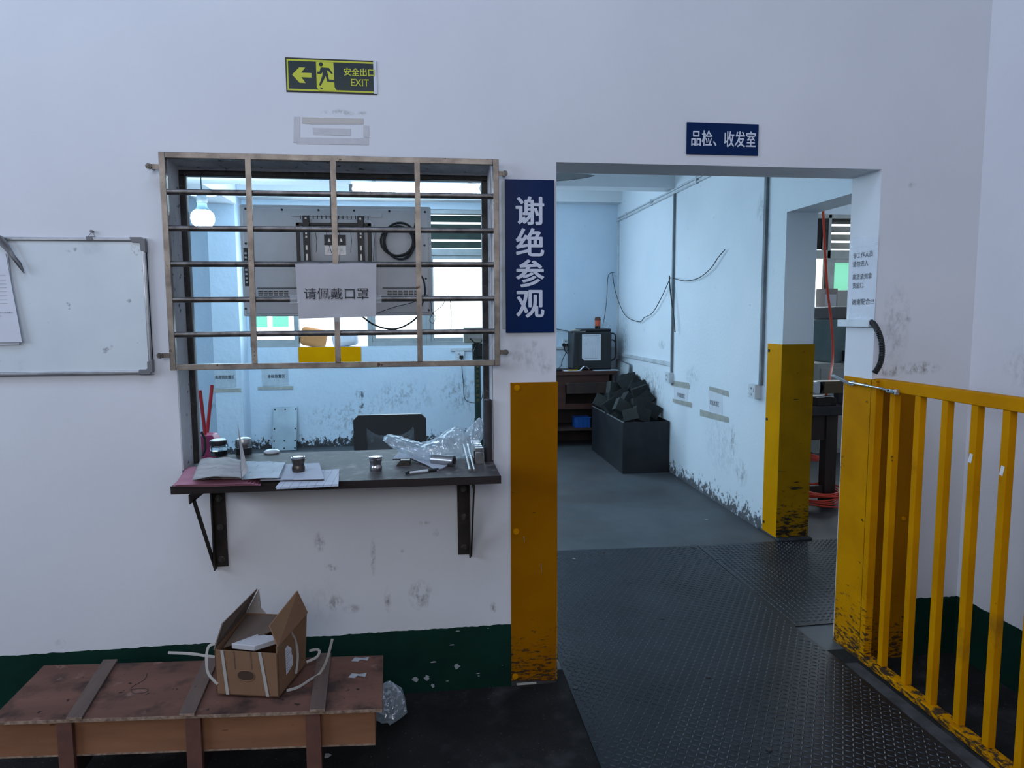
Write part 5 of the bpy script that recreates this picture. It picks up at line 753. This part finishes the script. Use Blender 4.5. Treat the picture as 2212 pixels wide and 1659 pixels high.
a_ = W(1757, 874, 2.4); tbx = thing('tool_box', 'low dark box with bright parts on top, on the workbench', 'box', (a_.x + .1, 2.4, bz)); zt2 = W(1780, 858, 2.4).z; MB().box((a_.x, 2.34, bz), (a_.x + .16, 2.44, zt2)).build('body', 'rust', tbx, bevel=.003)
for k, (dx, w2) in enumerate(((.0, .07), (.05, .12), (.08, .08))): MB().obb((a_.x + dx + .03, 2.38, zt2 + .005 + k * .003), (w2, .05, .005), (0, 0, .1 * k)).build('metal_part', 'chrome', tbx, bevel=.001)
a_ = W(1792, 627, 5.1); cu_ = thing('cupboard', 'cream cupboard below the green window pane in the side room', 'cupboard', (a_.x + .3, 5.25, 0)); MB().box((a_.x, 5.1, 0), (a_.x + .8, 5.45, a_.z)).build('body', 'cream', cu_, bevel=.004); MB().box((a_.x + .03, 5.09, .1), (a_.x + .77, 5.1, a_.z - .04)).build('door', 'cream', cu_, bevel=.003)
# cabinet, carton and machine behind the bench
y_ = 4.3; a_ = W(1766, 840, y_); cbn = thing('side_cabinet', 'cream metal cabinet under the machine in the side room', 'cabinet', (4.4, y_ + .3, 0)); zt2 = W(1800, 785, y_).z; MB().box((a_.x, y_, 0), (a_.x + 1.2, y_ + .75, zt2)).build('body', 'cream', cbn, bevel=.006); MB().box((a_.x + .03, y_ - .015, .05), (a_.x + .55, y_, zt2 - .05)).build('door', 'cream', cbn, bevel=.004); MB().box((a_.x + .58, y_ - .015, .05), (a_.x + 1.15, y_, zt2 - .05)).build('door', 'cream', cbn, bevel=.004)
a_ = W(1800, 780, 4.35); mc = thing('bench_machine', 'teal grey machine with dark top on the cream cabinet', 'machine', (a_.x + .2, 4.5, zt2)); z3 = W(1800, 662, 4.35).z; z2_ = W(1800, 690, 4.35).z; MB().box((a_.x, 4.35, zt2), (a_.x + .55, 4.8, z2_)).build('column', 'machine', mc, bevel=.01); MB().box((a_.x, 4.36, z2_), (a_.x + .55, 4.8, z3)).build('head', 'grey_plastic', mc, bevel=.02, seg=3); MB().box((a_.x + .10, 4.30, zt2), (a_.x + .30, 4.35, zt2 + .14)).build('motor', 'black', mc, bevel=.01); MB().box((a_.x + .08, 4.28, zt2), (a_.x + .4, 4.35, zt2 + .02)).build('bed', 'steel', mc)
a_ = W(1777, 770, 4.84); crt = thing('carton', 'tall pale carton with a white sheet, left of the machine', 'box', (a_.x + .08, 4.9, zt2)); z3 = W(1790, 627, 4.84).z; a2 = W(1800, 700, 4.84); MB().box((a_.x, 4.84, zt2), (a_.x + .16, 5.03, z3 + .02)).build('body', 'card_pale', crt, bevel=.003); MB().box((a_.x + .0, 4.833, W(1785, 696, 4.84).z), (a_.x + .14, 4.838, W(1785, 636, 4.84).z)).build('sheet', 'paper', crt)
hs = [P(1779, 462, 1, 3.9)]; hz_ = [W(1779, 456, 3.2), W(1781, 520, 3.2), W(1787, 620, 3.2), W(1796, 700, 3.2), W(1799, 770, 3.1), W(1793, 815, 2.75), W(1789, 835, 2.65), W(1785, 850, 2.62), W(1783, 866, 2.62)]
hz_[0] = W(1777, 420, 3.25); hz_.insert(0, Vector((hz_[0].x, 3.3, 3.19))); solo(MB().tube(spline(hz_, 8), .011, 8), 'air_hose', 'hose_red', 'orange-red air hose hanging in the side room', 'hose')
random.seed(2); q = MB(); c = P(1763, 1085, 2, .02)
for k in range(9):
    r_ = .17 + .02 * random.random(); zz = .012 + .018 * k if k < 5 else .02 + .012 * k; o_ = Vector((random.uniform(-.02, .02), random.uniform(-.02, .02), 0)); q.tube([c + o_ + Vector((r_ * math.cos(a_), r_ * .9 * math.sin(a_), zz + .01 * math.sin(a_ * 2 + k))) for a_ in [i * math.pi / 14 for i in range(28)]], .007, 6, closed=True)
solo(q, 'coiled_hose', 'hose_red', 'coil of red hose on the floor under the workbench', 'hose')
q = MB(); c = W(1757, 1020, 2.75)
for k in range(5): r_ = .13 + .012 * k; q.tube([c + Vector((r_ * math.cos(a_), .02 * k, r_ * math.sin(a_) * .8 + .0)) for a_ in [i * math.pi / 14 for i in range(28)]], .006, 6, closed=True)
solo(q, 'coiled_hose', 'hose_red', 'coil of red hose hung behind the workbench leg', 'hose')
# ------------------------------------------------------------------ crate with carton
cr_ = thing('wooden_crate', 'long low plywood crate with battens by the front wall', 'crate', (-.76, -.42, 0)); ZL = .32
lid = [P(95, 1437, 2, ZL), P(828, 1415, 2, ZL), P(826, 1530, 2, ZL), None]; lid[3] = lid[0] + (lid[2] - lid[1]) * 1.03; ux = (lid[1] - lid[0]).normalized(); uy = (lid[1] - lid[2]).normalized(); Lx = (lid[1] - lid[0]).length; Ly = .348; O = lid[0] - uy * Ly
def K(a_, b_, z): return O + ux * a_ + uy * b_ + Z * (z - ZL)
def kbox(a0, a1, b0, b1, z0_, z1_): q = MB(); q.prism([K(a0, b0, z0_), K(a1, b0, z0_), K(a1, b1, z0_), K(a0, b1, z0_)], (0, 0, z1_ - z0_)); return q
kbox(0, Lx, 0, Ly, ZL - .012, ZL).build('lid', 'ply', cr_, bevel=.0015); kbox(.001, Lx - .001, -.0012, .0, ZL - .011, ZL - .001).build('lid_edge', 'ply_edge', cr_)
for a0, sk_ in ((.202, .034), (.562, .014), (.963, .013)):
    MB().prism([K(a0 + sk_, -.006, ZL), K(a0 + sk_ + .048, -.006, ZL), K(a0 + .050, Ly + .012, ZL), K(a0, Ly + .012, ZL)], (0, 0, .009)).build('lid_batten', 'batten_top', cr_, bevel=.001); kbox(a0 + sk_ + .001, a0 + sk_ + .047, -.0075, -.006, ZL + .001, ZL + .008).build('batten_end', 'ply_edge', cr_)
kbox(-.02, Lx - .025, .022, .034, .185, .298).build('side_board', 'ply_side', cr_, bevel=.001); kbox(-.019, Lx - .026, .0205, .022, .185, .190).build('board_edge', 'ply_edge', cr_); kbox(-.02, Lx - .025, Ly - .04, Ly - .028, .185, .298).build('side_board', 'ply_side', cr_); kbox(Lx - .037, Lx - .025, .034, Ly - .04, .185, .298).build('end_board', 'ply_side', cr_); kbox(-.02, -.008, .034, Ly - .04, .185, .298).build('end_board', 'ply_side', cr_); kbox(0, Lx - .05, .034, Ly - .04, .19, .20).build('bottom_board', 'ply', cr_)
for a0 in (.20, .59, .96):
    for b0, b1 in ((.002, .0215), (Ly - .027, Ly - .008)): kbox(a0, a0 + .047, b0, b1, 0, .308).build('leg_batten', 'batten', cr_, bevel=.001)
    kbox(a0, a0 + .047, .03, Ly - .03, .11, .185).build('skid', 'dark_wood', cr_)
for px, py, a_ in ((778, 1425, .3), (772, 1460, -.1)):
    c = P(px, py, 2, ZL + .0008); random.seed(int(px)); MB().prism([c + Vector((x_ * .03, y_ * .022, 0)) for x_, y_ in ((-1, -.3), (-.2, -.6), (.0, .1), (.9, -.5), (1, .7), (.2, .5), (-.7, .9))], (0, 0, .0006)).build('torn_label', 'chip', cr_)
def scr(pts): return MB().tube(spline([P(x, y, 2, ZL + .0006) for x, y in pts], 6), .0009, 5)
scr([(318, 1454), (312, 1468), (288, 1482), (282, 1490), (290, 1498), (312, 1496), (320, 1490), (310, 1487), (284, 1489)]).build('pen_scrawl', 'ink', cr_)
# plastic bag behind the crate
c = P(842, 1500, 2, .10); random.seed(8); q = MB().lathe([(.03, 0), (.065, .02), (.075, .06), (.055, .10), (.02, .13)], (W(838, 1490).x + .01, -.20, .02), 14); q.v = [v + Vector((random.uniform(-.012, .012), random.uniform(-.012, .012), random.uniform(-.008, .008))) for v in q.v]; solo(q, 'plastic_bag', 'bag', 'crumpled clear bag on the floor behind the crate end', 'bag', smooth=False)
# carton
ZB0 = ZL + .0095; bx = thing('cardboard_box', 'open brown cardboard box with white straps on the crate', 'box', (-.57, -.42, ZB0)); FL, FR, BR = P(468, 1499, 2, ZB0), P(603, 1506, 2, ZB0), P(660, 1436, 2, ZB0); BL = FL + (BR - FR); e1 = (FR - FL).normalized(); e2 = (BR - FR).normalized(); H, Hf = .182, .150
def up_(p, h): return Vector((p.x, p.y, ZB0 + h))
def wallp(name, a_, c_, ha, hc, m, inn, parent=bx): q = MB(); q.prism([a_, c_, up_(c_, hc), up_(a_, ha)], inn * .004); return q.build(name, m, parent)
FL2 = FL - e1 * .003; ft = wallp('front_panel', FL, FR, Hf, Hf - .004, 'card', e2); MB().prism([FR, BR, up_(BR, .192) + e1 * .012, up_(FR, H - .012)], -e1 * .004).build('right_panel', 'card', bx); wallp('left_panel', FL, BL, Hf, H, 'card', e1); wallp('back_panel', BL, BR, H, H, 'card', -e2); MB().prism([FL, FR, BR, BL], (0, 0, .003)).build('bottom_panel', 'card', bx)
n_f = Vector((e1.y, -e1.x, 0)); 
hx_ = lambda u, h: FL + (FR - FL) * u + Z * h + n_f * .0012
hole = []
for k in range(20): a_ = 2 * math.pi * k / 20; hole.append(hx_(.49 + .135 * (abs(math.cos(a_)) ** .7) * (1 if math.cos(a_) > 0 else -1), .068 + .017 * math.sin(a_)))
MB().prism(hole, n_f * .0004).build('hand_hole', 'hole', ft); MB().tube(hole, .0013, 5, closed=True).build('hole_edge', 'card', ft)
def band(u0, u1, h0, h1, w_=.010): q = MB(); q.prism([hx_(u0, h0), hx_(u0 + w_ / .206, h0), hx_(u1 + w_ / .206, h1), hx_(u1, h1)], n_f * .0012); return q
band(.16, .10, .001, Hf).build('strap', 'strap', bx); band(.80, .70, .001, Hf).build('strap', 'strap', bx)
for u0 in (.315, .58): band(u0, u0 - .01, .09, Hf, .0015).build('crease', 'card_in', ft)
# label, tape and strap on the right side
n_r = Vector((e2.y, -e2.x, 0)); rs_ = lambda u, h: FR + (BR - FR) * u + Z * h + n_r * .0012
q = MB().prism([rs_(.26, .045), rs_(.50, .055), rs_(.50, .150), rs_(.26, .135)], n_r * .0005); lbx = q.build('shipping_label', 'paper', bx)
q = MB()
for k in range(9): h = .055 + k * .0085; q.prism([rs_(.28, h) + n_r * .0006, rs_(.47 - .06 * (k % 3), h + .008 * (.19)) + n_r * .0006, rs_(.47 - .06 * (k % 3), h + .0028) + n_r * .0006, rs_(.28, h + .0022) + n_r * .0006], n_r * .0002)
stuff(q.build('print', 'printed', lbx)); q = MB().prism([rs_(0, H - .030), rs_(1, H - .02), rs_(1, H - .001), rs_(0, H - .013)], n_r * .0006); q.build('packing_tape', 'pack_tape', bx)
rf0, rf1 = up_(FR, H - .012), up_(BR, .192) + e1 * .012; fo = -e1 * .035 + Z * .060; rfl = MB().prism([rf0, rf1, rf1 - e1 * .030 + Z * .082 - e2 * .01, rf0 + fo + e2 * .02], e1 * .004); rfl.build('right_flap', 'card', bx)
lf0, lf1 = up_(FL, Hf), up_(BL, H); lo = e1 * .026 + Z * .098; MB().prism([lf0, lf1, lf1 + lo * .92 + e1 * .024, lf0 + lo * .78 + e2 * .030 - e1 * .004], -e1 * .004).build('left_flap', 'card_in', bx)
MB().prism([lf1 + e2 * .0, lf1 + e1 * .085 - Z * .012, lf1 + e1 * .055 + Z * .02, lf1 + lo * .9 + e1 * .028], e2 * .004).build('back_flap_corner', 'card_pale', bx)
MB().prism([lf0 + e1 * .012 + e2 * .035 - Z * .01, lf0 + e1 * .13 + e2 * .10 + Z * .012, up_(BR, H - .004) - e1 * .02 - e2 * .01, lf1 + e1 * .005 - Z * .006], Z * .003).build('folded_flap', 'card_in', bx)
q = MB(); fc_ = up_(FL, Hf - .008) + e1 * .105 + e2 * .040; q.prism([fc_ - e1 * .062 - e2 * .012, fc_ + e1 * .022 - e2 * .022, fc_ + e1 * .095 + e2 * .045 + Z * .004, fc_ - e1 * .01 + e2 * .06], Z * .018); q.build('foam_slab', 'foam', bx, bevel=.002)
def strapc(pts, name='loose_strap'): MB().tube(spline(pts, 8), .0045, 4, flat=.0006, up=(0, .3, 1)).build(name, 'strap', bx)
strapc([W(465, 1390, -.47), W(450, 1398, -.47), W(446, 1425, -.48), W(450, 1455, -.49), W(470, 1478, -.50)]); strapc([W(363, 1410, -.46), W(410, 1412, -.46), W(440, 1416, -.46), W(464, 1419, -.47)]); sq = P(690, 1455, 2, ZL + .012); strapc([P(619, 1492, 2, ZL + .006), P(645, 1484, 2, ZL + .006), P(670, 1468, 2, ZL + .008), sq, W(706, 1425, sq.y), W(718, 1380, sq.y)]); strapc([W(668, 1406, -.33), W(684, 1403, -.32), W(690, 1408, -.32), W(683, 1420, -.33), W(662, 1430, -.34)])
strapc([rs_(.42, H - .005) - e1 * .02 + Z * .045, rs_(.46, H - .01) + n_r * .002, rs_(.60, .13) + n_r * .003, rs_(.66, .07) + n_r * .004, rs_(.58, .015) + n_r * .003], 'strap')
# scraps on the floor
for k, (px, py, r_, lab) in enumerate(((704, 1632, .018, 'white paper scrap on the floor below the crate right end'), (1240, 1207, .012, 'tiny white scrap on the tread plate near the doorway'), (1526, 1122, .012, 'tiny white scrap on the inner concrete floor'))):
    c = P(px, py, 2, .0085 if k == 1 else .001); random.seed(k); solo(MB().prism([c + Vector((math.cos(a_) * r_ * random.uniform(.5, 1.2), math.sin(a_) * r_ * random.uniform(.5, 1.2), 0)) for a_ in (0, 1, 2.2, 3.1, 4.2, 5.2)], (0, 0, .001)), 'paper_scrap', 'chip', lab, 'scrap')
